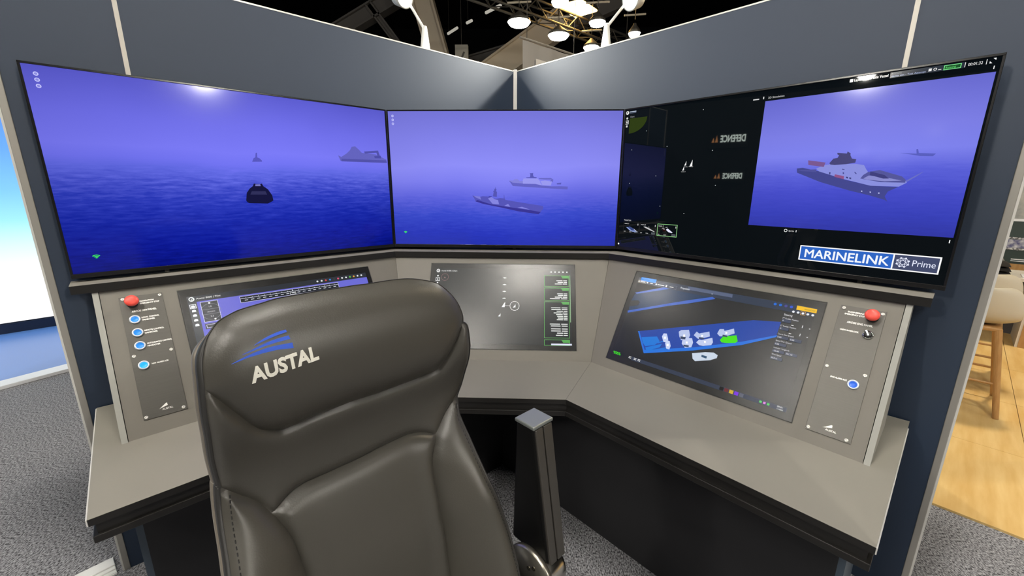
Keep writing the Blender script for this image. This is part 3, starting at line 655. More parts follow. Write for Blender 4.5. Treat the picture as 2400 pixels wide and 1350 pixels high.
# right monitor picture
d = Draw(msR, .0022)
d.poly('menu_bar', '3a4252', [(.096, .479), (.834, .479), (.834, .447), (.48, .447), (.46, .440), (.096, .452)])
for i, (c, P) in enumerate(mon_R): d.poly('ship_diagram', c, P, .0003 + i * .00004)
d.rect('menu_bar', '3a4152', .200, .074, .834, .091)
for i, c in enumerate(('101010', '6a2c30', 'd0b030', '7a30e0', '5c6070')): d.rect('task_icon', c, .600 + i * .0185, .0755, .615 + i * .0185, .0895, .0004)
for i in range(4):
    for j in range(2): d.rect('status_icon', '40e020', .104 + i * .010 - j * .004, .0780 + j * .007, .111 + i * .010 - j * .004, .0835 + j * .007, .0004)
for u in (.185, .212, .232): d.rect('screen_text', 'e8e8e8', u, .086, u + .013, .089, .0004); d.rect('screen_text', 'e8e8e8', u, .080, u + .013, .083, .0004)
for i, c in enumerate(('50d060', 'e080e0', '50d060')): d.rect('status_icon', c, .745 + i * .013, .0785, .753 + i * .013, .0865, .0004)
d.text('screen_text', 'f0f0f0', .803, .0835, '09:01', .0085, dz=.0004); d.text('screen_text', 'f0f0f0', .803, .0755, '11/2025', .0065, dz=.0004)
d.text('screen_text', 'e8ecf4', .315, .4585, 'Propulsion', .0145, .042, dz=.002); d.poly('menu_icon', 'e8ecf4', [(.455, .462), (.461, .462), (.458, .459)], .002)
d.text('screen_text', '0c4c9c', .106, .4685, 'MARINELINK Prime', .009, .050, dz=.002)
d.frame('menu_icon', 'c8c0a0', .100, .452, .142, .4645, .0014, .002); d.disc('menu_icon', 'ffffff', (.105, .4582), .0035, .002, 8); d.rect('screen_text', 'f0f0f0', .111, .4565, .137, .4600, .002)
d.disc('menu_icon', 'ffffff', (.150, .4582), .004, .002, 8); d.rect('screen_text', 'e8e8e8', .165, .4565, .178, .4600, .002); d.disc('menu_icon', 'ffffff', (.196, .4582), .004, .002, 8); d.rect('screen_text', 'e8e8e8', .203, .4565, .237, .4600, .002); d.rect('menu_icon', 'ffffff', .244, .454, .251, .463, .002); d.rect('screen_text', 'e8e8e8', .264, .4565, .283, .4600, .002); d.frame('menu_icon', '8088a0', .185, .450, .298, .4665, .0008, .0019)
for i, c in enumerate(('2c6cd0', '2c6cd0', '4c4c90', '3c5cd0')): d.disc('status_icon', c, (.700 + i * .0185, .467), .0055, .002, 8)
for i in range(5): d.disc('menu_icon', 'f0f2f8', (.766 + i * .0155, .4500), .0045, .002, 8)
d.frame('menu_icon', 'd0a060', .789, .4430, .805, .4570, .0014, .002)
d.text('screen_text', 'f0f0f4', .739, .4290, 'Steering', .0115, .028, dz=.002)
for v, s_ in ((.415, 'PT Rudder Position'), (.384, 'ST Rudder Position'), (.3505, 'Course Over Ground'), (.3230, 'Speed Over Ground'), (.2945, 'Latitude / Longitude'), (.2675, 'Wind Speed')):
    d.text('screen_text', 'e8e8f0', .738, v, s_, .0085, .052 if len(s_) > 11 else .032, dz=.002)
for u0, u1, v, s_ in ((.738, .768, .408, '0'), (.738, .768, .376, '0'), (.738, .776, .341, '0.00'), (.780, .818, .341, '0.00'), (.737, .776, .313, '0.00'), (.737, .776, .285, '-35.00'), (.780, .818, .285, '151.15'), (.737, .776, .257, '50.0 m')):
    d.rect('data_field', '454c60', u0, v - .006, u1, v + .0055, .0019); d.text('screen_text', 'f4f4f8', u0 + .002, v - .003, s_, .0078, dz=.0022)
for v in (.396, .363): d.rect('slider', 'f0f0f0', .772, v - .0012, .780, v + .0012, .002); d.rect('slider', 'f0f0f0', .8065, v - .002, .8090, v + .008, .002); d.rect('slider', 'f0f0f0', .835 - .006, v - .0012, .833, v + .0012, .002)
d.text('screen_text', '6a5410', .815, .4645, 'MAINTENANCE MODE', .0075, .034, align='CENTER', dz=.0022)
d.build(.2)

# ------------------------------------------------------------------ control panels with buttons
plate_m = mat('brushed_dark_plate', (.105, .100, .090), .36, metal=.5, noise=(4, (.112, .106, .095), 2, (1, 60, 1)))
white_print = mat('white_print', (.90, .89, .85), .6)
def push_button(par, M0, x, y, lit):
    ring = mat('button_ring', (.70, .76, .84), .3, metal=.2)
    M = M0 @ Matrix.Translation((x, y, .003))
    o = B().lathe([(.0160, 0), (.0160, .006), (.0145, .0085), (.0118, .0085), (.0112, .004)], seg=28).obj('push_button', ring, par, M, smooth=True)
    B().lathe([(.0111, .003), (.0111, .0066), (.0085, .0052), (.004, .0046), (.001, .0045)], seg=28).obj('button_cap', lit, o, M, smooth=True)
def estop(par, M0, x, y):
    M = M0 @ Matrix.Translation((x, y, .003))
    o = B().lathe([(.0165, 0), (.0165, .006), (.0125, .008), (.0125, .028), (.014, .030)], seg=28).obj('emergency_stop', mat('button_black', (.01, .01, .01), .4), par, M, smooth=True)
    B().lathe([(.014, .028), (.0195, .031), (.0205, .036), (.0195, .041), (.014, .0445), (.006, .046), (.001, .0462)], seg=32).obj('mushroom_cap', mat('emergency_red', (.85, .085, .06), .38), o, M, smooth=True)
def screw(par, M0, x, y):
    M = M0 @ Matrix.Translation((x, y, .003))
    o = B().lathe([(.0058, 0), (.0058, .0012), (.0042, .0028), (.0022, .0028), (.0022, .0008)], seg=16).obj('screw', mat('screw_steel', (.86, .84, .78), .3, metal=.6), par, M, smooth=True)
blue_on = mat('button_blue_lit', (.01, .10, .35), .3, emit='18b0ff', es=1.0)
blue_mid = mat('button_blue', (.01, .16, .52), .3, emit='1084e0', es=.55)
blue_dim = mat('button_blue_dim', (.012, .09, .45), .3, emit='1058d8', es=.5)
def panel(k, x0, x1, y0, y1, label):
    M = slope_M(k)
    t = empty('control_panel', M, label, 'control panel', 'button panels at the console ends')
    B().box((x0, y0, -.002), (x1, y1, .003)).obj('plate', plate_m, t, bevel=.0006)
    return t, M
def austal(d, u, v, w_):
    for P in ([(0, .25), (.45, .62), (.62, .66), (.62, .55), (.35, .42)], [(.08, .36), (.5, .78), (.6, .80), (.62, .70), (.40, .55)], [(.2, .5), (.52, .93), (.58, .95), (.62, .84), (.45, .70)]):
        d.poly('maker_logo', 'e8e4d8', [(u + q[0] * w_, v + q[1] * w_ * .55) for q in P])
    d.text('maker_logo', 'e8e4d8', u + .22 * w_, v - .02 * w_, 'AUSTAL', w_ * .2, w_ * .72, .0002)
pL, ML = panel('L', -1.008, -.884, .055, .517, 'navigation control panel with four round blue push buttons')
estop(pL, ML, -.974, .488)
for x, y, m in ((-.976, .425, blue_mid), (-.976, .374, blue_mid), (-.977, .324, blue_mid), (-.978, .250, blue_on)): push_button(pL, ML, x, y, m)
for x, y in ((-.892, .508), (-.998, .508), (-.894, .288), (-.999, .289), (-1.000, .064), (-.895, .065)): screw(pL, ML, x, y)
d = Draw(pL, .0033)
d.text('panel_lettering', 'w', -.953, .4905, 'NAVIGATION', .0075, .040, .0004); d.text('panel_lettering', 'w', -.953, .4815, 'EMERGENCY STOP', .0075, .055, .0004)
d.text('panel_lettering', 'w', -.980, .4535, 'ARCOS NAV PANEL', .0095, .070, .0005)
for y, a, b in ((.4265, 'LOCAL CONTROL', .050), (.3755, 'REMOTE CONTROL', .056), (.3255, 'AUTONOMOUS CONTROL', .072)):
    d.text('panel_lettering', 'w', -.957, y, a, .0075, b, .0004); d.text('panel_lettering', 'w', -.957, y - .0095, 'HANDOVER', .0075, .036, .0004)
d.text('panel_lettering', 'w', -.956, .2475, 'NAV ALARM ACK', .0075, .048, .0004)
austal(d, -.963, .075, .042); d.build(solid=white_print)
pR, MR = panel('R', .900, 1.026, .044, .510, 'engineering control panel with a key switch and one blue button')
estop(pR, MR, .994, .480)
push_button(pR, MR, .992, .237, blue_dim)
Mk = MR @ Matrix.Translation((.994, .417, .003))
o = B().lathe([(.0155, 0), (.0155, .005), (.0125, .0075), (.0115, .0075), (.0115, .004)], seg=28).obj('key_switch', mat('key_chrome', (.75, .74, .70), .15, metal=1), pR, Mk, smooth=True)
B().lathe([(.0115, .003), (.0115, .011), (.0095, .013), (.004, .013)], seg=24).obj('key_barrel', mat('button_black'), o, Mk, smooth=True)
B().box((-.002, -.005, .012), (.002, .014, .016)).obj('key_pointer', mat('key_chrome'), o, Mk @ Matrix.Rotation(.5, 4, 'Z'))
for x, y in ((.911, .499), (1.017, .499), (.910, .278), (1.015, .277), (.907, .053), (1.013, .052)): screw(pR, MR, x, y)
d = Draw(pR, .0033)
d.text('panel_lettering', 'w', .924, .4855, 'ENGINEERING', .0075, .047, .0004); d.text('panel_lettering', 'w', .917, .4765, 'EMERGENCY STOP', .0075, .056, .0004)
d.text('panel_lettering', 'w', .930, .4470, 'ARCOS ENG PANEL', .0095, .070, .0005); d.text('panel_lettering', 'w', .916, .4170, 'CREW INTERLOCK', .0075, .052, .0004)
d.text('panel_lettering', 'w', .927, .2430, 'ENG ALARM ACK', .0075, .046, .0004)
austal(d, .944, .062, .042); d.build(solid=white_print)

# ------------------------------------------------------------------ chair upholstery seams, in metres on the backrest
CH = {
    'head': [(-0.205, 0.026), (-0.204, 0.037), (-0.202, 0.060), (-0.197, 0.080), (-0.190, 0.097), (-0.182, 0.109), (-0.169, 0.122), (-0.153, 0.129), (-0.136, 0.134), (-0.107, 0.138), (-0.077, 0.142), (-0.029, 0.143), (0.060, 0.143), (0.084, 0.142), (0.136, 0.142), (0.180, 0.139), (0.214, 0.131), (0.244, 0.120), (0.266, 0.097), (0.281, 0.071), (0.289, 0.040)],
    'seam': [(0.287, 0.022), (0.276, -0.003), (0.257, -0.033), (0.231, -0.067), (0.210, -0.080), (0.171, -0.083), (0.124, -0.084), (0.070, -0.085), (0.024, -0.083), (-0.048, -0.087), (-0.097, -0.092), (-0.113, -0.089), (-0.132, -0.079), (-0.147, -0.065), (-0.166, -0.035), (-0.187, -0.001)],
    'midL': [(-0.207, -0.001), (-0.208, -0.026), (-0.208, -0.066), (-0.208, -0.106), (-0.206, -0.147), (-0.205, -0.163)],
    'bolL': [(-0.193, -0.177), (-0.179, -0.192), (-0.167, -0.204), (-0.155, -0.219), (-0.143, -0.242)],
    'lum': [(-0.130, -0.237), (-0.112, -0.228), (-0.084, -0.221), (-0.058, -0.221), (0.018, -0.221), (0.060, -0.219), (0.105, -0.217), (0.138, -0.217), (0.161, -0.220), (0.183, -0.227), (0.208, -0.239)],
    'bolR': [(0.223, -0.224), (0.241, -0.205), (0.262, -0.188), (0.284, -0.173)],
    'midR': [(0.289, -0.165), (0.301, -0.140), (0.309, -0.089), (0.308, -0.050), (0.304, -0.019), (0.299, 0.011)],
    'innR': [(0.200, -0.257), (0.188, -0.281), (0.182, -0.305), (0.180, -0.334), (0.179, -0.363), (0.178, -0.415), (0.179, -0.466), (0.178, -0.515), (0.177, -0.568), (0.180, -0.663), (0.179, -0.687)],
    'innL': [(-0.135, -0.257), (-0.125, -0.283), (-0.118, -0.308), (-0.115, -0.333), (-0.112, -0.359), (-0.110, -0.377), (-0.107, -0.448), (-0.106, -0.570), (-0.104, -0.687)],
    'outL': [(-0.207, -0.168), (-0.210, -0.192), (-0.213, -0.221), (-0.215, -0.246), (-0.217, -0.271), (-0.219, -0.289), (-0.223, -0.330), (-0.229, -0.420), (-0.236, -0.550), (-0.238, -0.687)],
    'outR': [(0.283, -0.190), (0.279, -0.214), (0.279, -0.237), (0.281, -0.267), (0.283, -0.309), (0.289, -0.360), (0.297, -0.397), (0.308, -0.452), (0.315, -0.502), (0.316, -0.544), (0.316, -0.578), (0.314, -0.607), (0.308, -0.676)],
    'sw': [
        [(-0.1680, 0.0596), (-0.1517, 0.0652), (-0.1304, 0.0702), (-0.1090, 0.0725), (-0.0783, 0.0714), (-0.0782, 0.0623), (-0.1032, 0.0658), (-0.1244, 0.0656), (-0.1453, 0.0642)],
        [(-0.1515, 0.0703), (-0.1291, 0.0768), (-0.1070, 0.0819), (-0.0814, 0.0841), (-0.0800, 0.0783), (-0.1008, 0.0776), (-0.1191, 0.0758), (-0.1367, 0.0726)],
        [(-0.1332, 0.0805), (-0.1166, 0.0877), (-0.0974, 0.0927), (-0.0833, 0.0941), (-0.0827, 0.0904), (-0.0984, 0.0883), (-0.1173, 0.0844)],
    ],
}

# ------------------------------------------------------------------ helm chair
leather = mat('black_leather', (.056, .052, .044), .38, spec=.6, bump=(420, .35, .0006))
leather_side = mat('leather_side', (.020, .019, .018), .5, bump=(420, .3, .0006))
shell_m = mat('chair_shell_grey', (.15, .13, .105), .38, spec=.5)
HO = Vector((-.2475, -1.5446, 1.2858))
HA = Vector((.69466, .71934, 0)); HB = Vector((-.0627, .06054, .99619)); HN = HA.cross(HB)
N0 = Vector((.7193, -.6947, 0))
MB_ = M4(HO, HA, HB, HN)            # backrest frame: x across, y up, z towards the sitter
ch = empty('helm_chair', M4((HO.x + N0.x * .27, HO.y + N0.y * .27, 0), HA, -N0, ZV), 'black leather helm chair with a blue and white embroidered headrest', 'chair')
uc = .03
def sm(a, b, x):
    t = np.clip((np.asarray(x, float) - a) / (b - a), 0, 1); return t * t * (3 - 2 * t)
PVV = [-.9, -.6, -.42, -.30, -.2, -.13, -.085, -.04, .04, .10, .16]
PHH = [.07, .045, .03, .010, -.014, -.004, .016, .034, .040, .026, -.010]
KER = [(-.03, .1), (-.02, .15), (-.01, .2), (0, .1), (.01, .2), (.02, .15), (.03, .1)]
def Hb(u, v):
    u = np.asarray(u, float); v = np.asarray(v, float); x = np.abs(u - uc)
    prof = sum(wg * np.interp(v + dv, PVV, PHH) for dv, wg in KER)
    return prof + sm(.10, .26, x) * (1 - sm(-.42, -.14, v)) * (.075 + .05 * (1 - sm(-.75, -.4, v)))
def dens(P, step):
    out = []
    for i in range(len(P)):
        a = np.array(P[i]); b = np.array(P[(i + 1) % len(P)]); n = max(1, int(np.ceil(np.linalg.norm(b - a) / step)))
        out += [tuple(a + (b - a) * k / n) for k in range(n)]
    return out
def smoothline(P, n=4):
    """Catmull-Rom through an open polyline"""
    P = [np.array(q, float) for q in P]; out = []
    for i in range(len(P) - 1):
        p0 = P[max(i - 1, 0)]; p1 = P[i]; p2 = P[i + 1]; p3 = P[min(i + 2, len(P) - 1)]
        for k in range(n):
            t = k / n; out.append(tuple(.5 * ((2 * p1) + (-p0 + p2) * t + (2 * p0 - 5 * p1 + 4 * p2 - p3) * t * t + (-p0 + 3 * p1 - 3 * p2 + p3) * t ** 3)))
    out.append(tuple(P[-1])); return out
def inside(P, X, Y):
    r = np.zeros(X.shape, bool); n = len(P); j = n - 1
    for i in range(n):
        xi, yi = P[i]; xj, yj = P[j]
        c = ((yi > Y) != (yj > Y)) & (X < (xj - xi) * (Y - yi) / (yj - yi + 1e-12) + xi); r ^= c; j = i
    return r
def dist(P, X, Y):
    d = np.full(X.shape, 9.0); n = len(P)
    for i in range(n):
        a = np.array(P[i]); b = np.array(P[(i + 1) % n]); ab = b - a; L = ab @ ab + 1e-12
        t = np.clip(((X - a[0]) * ab[0] + (Y - a[1]) * ab[1]) / L, 0, 1)
        d = np.minimum(d, np.hypot(X - a[0] - t * ab[0], Y - a[1] - t * ab[1]))
    return d
PUFF = {}
def puffed(name, P, A, wd, m, step=.0065):
    P = dens(P, .006)
    U = np.array(P); x0, y0 = U.min(0); x1, y1 = U.max(0)
    gx, gy = np.meshgrid(np.arange(x0, x1, step), np.arange(y0, y1, step)); gx = gx.ravel(); gy = gy.ravel()
    k = inside(P, gx, gy); gx = gx[k]; gy = gy[k]; dd = dist(P, gx, gy); k = dd > step * .45; gx = gx[k]; gy = gy[k]; dd = dd[k]
    pts = [Vector(q) for q in P] + [Vector((a, b)) for a, b in zip(gx, gy)]
    n = len(P)
    vs_, es_, fs_, *_ = delaunay_2d_cdt(pts, [(i, (i + 1) % n) for i in range(n)], [], 1, 1e-6)
    X = np.array([q.x for q in vs_]); Y = np.array([q.y for q in vs_])
    D = dist(P, X, Y); Z = Hb(X, Y) + A * (1 - np.exp(-D / wd))
    PUFF[name] = (P, A, wd)
    me = pydata(name, list(zip(X, Y, Z)), [list(f) for f in fs_])
    o = link(name, me, m, ch, MB_, smooth=True)
    bm = bmesh.new(); bm.from_mesh(me); bmesh.ops.recalc_face_normals(bm, faces=bm.faces)
    if sum(f.normal.z for f in bm.faces) < 0: bmesh.ops.reverse_faces(bm, faces=bm.faces)
    bm.to_mesh(me); bm.free()
    for p in me.polygons: p.use_smooth = True
    return o
head = CH['head']; seam = CH['seam']
head_s = smoothline(head + seam[:1]); seam_s = smoothline([head[-1]] + seam + [head[0]])[4:]
midL_s = smoothline([head[0]] + CH['midL']); bolL_s = smoothline([CH['midL'][-1]] + CH['bolL']); lum_s = smoothline([CH['bolL'][-1]] + CH['lum'])
bolR_s = smoothline([CH['lum'][-1]] + CH['bolR']); midR_s = smoothline([CH['bolR'][-1]] + CH['midR'] + [seam[0]])
innR_s = smoothline([CH['lum'][-1]] + CH['innR']); innL_s = smoothline([CH['bolL'][-1]] + CH['innL'])
outL_s = smoothline([CH['midL'][-1]] + CH['outL']); outR_s = smoothline([CH['bolR'][-1]] + CH['outR'])
hp = puffed('headrest', head_s[:-1] + seam_s[:-1], .020, .016, leather)
puffed('upper_back_cushion', midL_s[:-1] + bolL_s[:-1] + lum_s[:-1] + bolR_s[:-1] + midR_s[:-1] + seam_s[:-1], .014, .0095, leather)
puffed('lumbar_cushion', lum_s[:-1] + innR_s + innL_s[::-1][:-1], .018, .0095, leather)
puffed('side_bolster', bolL_s[:-1] + innL_s + outL_s[::-1][:-1], .020, .0105, leather)
puffed('side_bolster', bolR_s[:-1] + outR_s + innR_s[::-1][:-1], .020, .0105, leather)
# rolled sides and rear shell follow the whole outline
outline = dens(head_s[:-1] + midR_s[::-1][:-1] + outR_s + outL_s[::-1][:-1] + midL_s[::-1][:-1], .008)
K = len(outline); O2 = np.array(outline)
tg = np.roll(O2, -2, 0) - np.roll(O2, 2, 0); tg /= np.linalg.norm(tg, axis=1)[:, None] + 1e-9
nr = np.stack([tg[:, 1], -tg[:, 0]], 1)
if ((O2 - O2.mean(0)) * nr).sum() < 0: nr = -nr
hz_ = Hb(O2[:, 0], O2[:, 1])
tp = (sm(.07, .13, O2[:, 1]) + (1 - sm(.07, .13, O2[:, 1])) * sm(-.02, .10, O2[:, 1]) * sm(0, .1, O2[:, 0]))[:, None]
def ringpts(off, dz, flat=None):
    dz *= .62; q = O2 + nr * (off * (1 - .7 * tp) + min(dz, 0) * .5 * tp); zz = hz_ + dz if flat is None else np.full(K, flat)
    return [(q[i, 0], q[i, 1], zz[i]) for i in range(K)]
def band(name, rings, m, cap=False):
    v = sum(rings, []); f = []
    for r in range(len(rings) - 1):
        for i in range(K):
            j = (i + 1) % K; f.append([r * K + i, r * K + j, (r + 1) * K + j, (r + 1) * K + i])
    if cap: f.append([(len(rings) - 1) * K + i for i in range(K)])
    return link(name, fix(pydata(name, v, f)), m, ch, MB_, smooth=True)
band('piping', [ringpts(0, .0005), ringpts(.003, .002), ringpts(.0052, -.001), ringpts(.0045, -.005), ringpts(.001, -.006)], mat('leather_piping', (.028, .027, .026), .45))
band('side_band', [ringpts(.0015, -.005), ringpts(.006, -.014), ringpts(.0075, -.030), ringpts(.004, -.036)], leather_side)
band('back_rim', [ringpts(.003, -.034), ringpts(.0085, -.038), ringpts(.010, -.060), ringpts(.006, -.085), ringpts(-.006, -.105)], shell_m)
qb_ = [tuple(q) for q in (O2 + nr * (-.006 * (1 - .7 * tp) - .105 * .62 * .5 * tp))]
gx, gy = np.meshgrid(np.arange(-.3, .4, .02), np.arange(-.75, .2, .02)); gx = gx.ravel(); gy = gy.ravel(); k_ = inside(qb_, gx, gy); gx = gx[k_]; gy = gy[k_]; k_ = dist(qb_, gx, gy) > .01
vs_, es_, fs_, *_ = delaunay_2d_cdt([Vector(q) for q in qb_] + [Vector(q) for q in zip(gx[k_], gy[k_])], [(i, (i + 1) % K) for i in range(K)], [], 1, 1e-6)
X = np.array([q.x for q in vs_]); Y = np.array([q.y for q in vs_])
link('back_shell', fix(pydata('back_shell', list(zip(X, Y, Hb(X, Y) - .105 * .62 - .02 * (1 - np.exp(-dist(qb_, X, Y) / .03)))), [list(f) for f in fs_])), shell_m, ch, MB_, smooth=True)
# stitching along both lower bolsters
def stitches(P, off):
    bb = B(); cl = np.concatenate([[0], np.cumsum([math.dist(P[i], P[i + 1]) for i in range(len(P) - 1)])]); A_ = np.array(P)
    Q = [(float(np.interp(t_, cl, A_[:, 0])), float(np.interp(t_, cl, A_[:, 1]))) for t_ in np.arange(.012, cl[-1], .0085)]
    for i in range(0, len(Q) - 1):
        a = np.array(Q[i]); b = np.array(Q[i + 1]); t = b - a; L = np.linalg.norm(t)
        if L > .012: continue
        t /= L; n_ = np.array((-t[1], t[0])) * off; c0 = a + n_; c1 = a + t * .005 + n_
        d_ = abs(off); h0 = float(Hb(*c0)) + .020 * (1 - math.exp(-d_ / .0105)); h1 = float(Hb(*c1)) + .020 * (1 - math.exp(-d_ / .0105))
        bb.bar((c0[0], c0[1], h0), (c1[0], c1[1], h1), .0011, seg=5)
    return bb.obj('stitching', mat('stitch_thread', (.012, .012, .012), .6), ch, MB_)
stitches(outL_s, .011); stitches(outR_s, -.011)
# embroidery on the headrest
def on_head(q, lift=.0008):
    P, A, wd = PUFF['headrest']; d_ = dist(P, np.array([q[0]]), np.array([q[1]]))[0]
    return (q[0], q[1], float(Hb(q[0], q[1]) + A * (1 - math.exp(-d_ / wd)) + lift))
thread_blue = mat('embroidery_blue', (.020, .095, .62), .5, bump=(900, .6, .0006)); thread_white = mat('embroidery_white', (.80, .78, .70), .6, bump=(900, .6, .0006))
for P in CH['sw']:
    D_ = dens(smoothline(P[:5] if len(P) > 8 else P[:4]) + [tuple(q) for q in (P[5:] if len(P) > 8 else P[4:])], .004)
    vs_, es_, fs_, *_ = delaunay_2d_cdt([Vector(q) for q in D_], [(i, (i + 1) % len(D_)) for i in range(len(D_))], [], 1, 1e-7)
    top = [on_head((q.x, q.y), .0016) for q in vs_]; bot = [on_head((q.x, q.y), -.002) for q in vs_]; n = len(top)
    me = pydata('embroidered_sail', top + bot, [list(f) for f in fs_] + [[i, (i + 1) % len(D_), n + (i + 1) % len(D_), n + i] for i in range(len(D_))])
    link('embroidered_sail', fix(me), thread_blue, ch, MB_)
V, F = text_verts('AUSTAL', .030, .0011)
wv = max(p[0] for p in V) - min(p[0] for p in V); x00 = min(p[0] for p in V); kx = .1055 / wv; ky = .0245 / max(p[1] for p in V); an = math.radians(6.0)
def place(p):
    x, y = (p[0] - x00) * kx, p[1] * ky
    return (-.1462 + x * math.cos(an) - y * math.sin(an) * .3, .0225 + x * math.sin(an) + y)
bmt = bmesh.new(); vv = [bmt.verts.new((p[0], p[1], 0)) for p in V]
for f in F:
    try: bmt.faces.new([vv[i] for i in f])
    except ValueError: pass
bmesh.ops.remove_doubles(bmt, verts=bmt.verts, dist=1e-6)
ret = bmesh.ops.extrude_face_region(bmt, geom=list(bmt.faces)); up_ = {v for v in ret['geom'] if isinstance(v, bmesh.types.BMVert)}
for v in bmt.verts:
    q = place(v.co); v.co = on_head(q, .0018 if v in up_ else -.002)
bmesh.ops.recalc_face_normals(bmt, faces=bmt.faces)
me = bpy.data.meshes.new('embroidered_lettering'); bmt.to_mesh(me); bmt.free(); link('embroidered_lettering', me, thread_white, ch, MB_)
# folded-up armrest, right of the backrest; its twin lowered on the other side
MA = M4(HO, HA, N0, ZV)             # x across, y towards the sitter, z up
arm_black = mat('armrest_black', (.004, .004, .004), .45, spec=.2); arm_dark = mat('armrest_inner', (.045, .041, .036), .35)
ar = B().hexa([(.392, .100, -.60), (.452, .100, -.60), (.452, .232, -.60), (.392, .232, -.60), (.392, .112, -.240), (.458, .112, -.240), (.458, .172, -.240), (.392, .172, -.240)]).obj('armrest', arm_black, ch, MA, bevel=.006)
B().hexa([(.396, .226, -.60), (.420, .226, -.60), (.420, .238, -.60), (.396, .238, -.60), (.396, .170, -.243), (.421, .170, -.243), (.421, .1765, -.243), (.396, .1765, -.243)]).obj('arm_trim', arm_dark, ar, MA, bevel=.002)
B().hexa([(.424, .226, -.60), (.452, .226, -.60), (.452, .238, -.60), (.424, .238, -.60), (.425, .170, -.243), (.455, .170, -.243), (.455, .1765, -.243), (.425, .1765, -.243)]).obj('arm_trim', arm_dark, ar, MA, bevel=.002)
B().box((.389, .109, -.242), (.461, .176, -.232)).obj('end_cap', mat('arm_cap_satin', (.24, .26, .25), .38, metal=.5), ar, MA, bevel=.003)
Mp = MA @ Matrix.Translation((.392, .178, -.664))
pv = B().lathe([(.080, -.0), (.080, -.010), (.076, -.016), (.001, -.017)], seg=40, axis='x').obj('pivot_disc', mat('pivot_steel', (.42, .40, .34), .3, metal=.9), ar, Mp, smooth=True)
for yy, zz in ((.002, .030), (.020, .042)):
    B().lathe([(.006, -.012), (.006, -.019), (.0035, -.019), (.003, -.016)], (0, yy, zz), seg=14, axis='x').obj('bolt', mat('bolt_dark', (.12, .11, .08), .3, metal=.9), pv, Mp, smooth=True)
B().lathe([(.062, .0), (.064, .010), (.064, .060), (.060, .068)], seg=36, axis='x').obj('pivot_hub', steel, ar, Mp, smooth=True)
B().box((.02, -.05, -.10), (.05, .05, .02)).obj('arm_bracket', arm_black, ch, MA @ Matrix.Translation((.36, .12, -.70)), bevel=.006)
a2 = B().box((-.392, .06, -.700), (-.332, .40, -.650)).obj('armrest', arm_black, ch, MA, bevel=.012)
B().box((-.372, .04, -.76), (-.342, .12, -.695)).obj('arm_bracket', arm_black, ch, MA, bevel=.006)
# seat, pedestal
def cushion(name, x0, x1, y0, y1, z0, z1, m, bev=.04):
    o = B().box((x0, y0, z0), (x1, y1, z1)).obj(name, m, ch, MA); md = o.modifiers.new('bevel', 'BEVEL'); md.width = bev; md.segments = 5
    for p in o.data.polygons: p.use_smooth = True
    return o
cushion('seat', -.17, .24, -.01, .46, -.80, -.68, leather); cushion('seat_bolster', -.23, -.165, -.01, .44, -.80, -.66, leather, .03); cushion('seat_bolster', .235, .30, -.01, .44, -.80, -.66, leather, .03)
cushion('seat_pan', -.22, .29, -.05, .42, -.835, -.79, shell_m, .015)
B().box((.36, .06, -.82), (.40, .14, -.66)).obj('arm_post', arm_black, ch, MA, bevel=.005)
B().box((-.36, .06, -.83), (.40, .13, -.80)).obj('arm_rail', arm_black, ch, MA, bevel=.004); B().box((-.375, .06, -.82), (-.345, .13, -.70)).obj('arm_post', arm_black, ch, MA, bevel=.005)
B().lathe([(.26, 0), (.26, .015), (.10, .03), (.055, .05), (.050, .47)], seg=40).obj('pedestal', mat('pedestal_grey', (.10, .10, .10), .4, metal=.5), ch, M4((HO.x + N0.x * .24 + HA.x * .03, HO.y + N0.y * .24 + HA.y * .03, 0)), smooth=False)

# ------------------------------------------------------------------ left of the booth: glowing wall and white stage
def ramp_emit(name, stops, z0, z1, s):
    m = bpy.data.materials.new(name); m.use_nodes = True; nt = m.node_tree; b = nt.nodes['Principled BSDF']
    b.inputs['Base Color'].default_value = (.02, .02, .02, 1); b.inputs['Roughness'].default_value = .4
    tc = nt.nodes.new('ShaderNodeTexCoord'); sp = nt.nodes.new('ShaderNodeSeparateXYZ'); nt.links.new(tc.outputs['Object'], sp.inputs[0])
    mr = nt.nodes.new('ShaderNodeMapRange'); mr.inputs['From Min'].default_value = z0; mr.inputs['From Max'].default_value = z1; nt.links.new(sp.outputs['Y'], mr.inputs['Value'])
    r = nt.nodes.new('ShaderNodeValToRGB'); e = r.color_ramp.elements; e[0].position = stops[0][0]; e[0].color = (*lin(stops[0][1]), 1); e[1].position = stops[-1][0]; e[1].color = (*lin(stops[-1][1]), 1)
    for p_, c in stops[1:-1]: q = e.new(p_); q.color = (*lin(c), 1)
    nt.links.new(mr.outputs[0], r.inputs['Fac']); nt.links.new(r.outputs[0], b.inputs['Emission Color']); b.inputs['Emission Strength'].default_value = s
    return m
LD = Vector((.66, .7513, 0)); LN = Vector((.7513, -.66, 0))
ML_ = M4((-5.47, 1.94, 0), LD, ZV, LN)
lb = empty('light_box', ML_, 'tall backlit display wall fading from blue to white', 'light box')
B().box((-2.6, 0, -.20), (2.0, .135, .02)).obj('plinth', mat('plinth_navy', (.012, .020, .045), .35), lb)
B().box((-2.6, .135, -.20), (2.0, 2.47, -.002)).obj('frame', mat('plinth_navy'), lb)
link('lit_face', B().flat([(-2.58, .145), (1.98, .145), (1.98, 2.45), (-2.58, 2.45)], .002).flatmesh('lit_face'), ramp_emit('backlit_gradient', [(0, 'ffffff'), (.22, 'ffffff'), (.36, 'd8fbff'), (.48, '9fe8fb'), (.62, '7cc6fa'), (.8, '60a4f6'), (1, '4a8cee')], .145, 2.45, 1.15), lb)
st = empty('stage_floor', M4((-4.6, 1.0, 0)), 'pale blue raised stage floor before the glowing wall', 'stage')
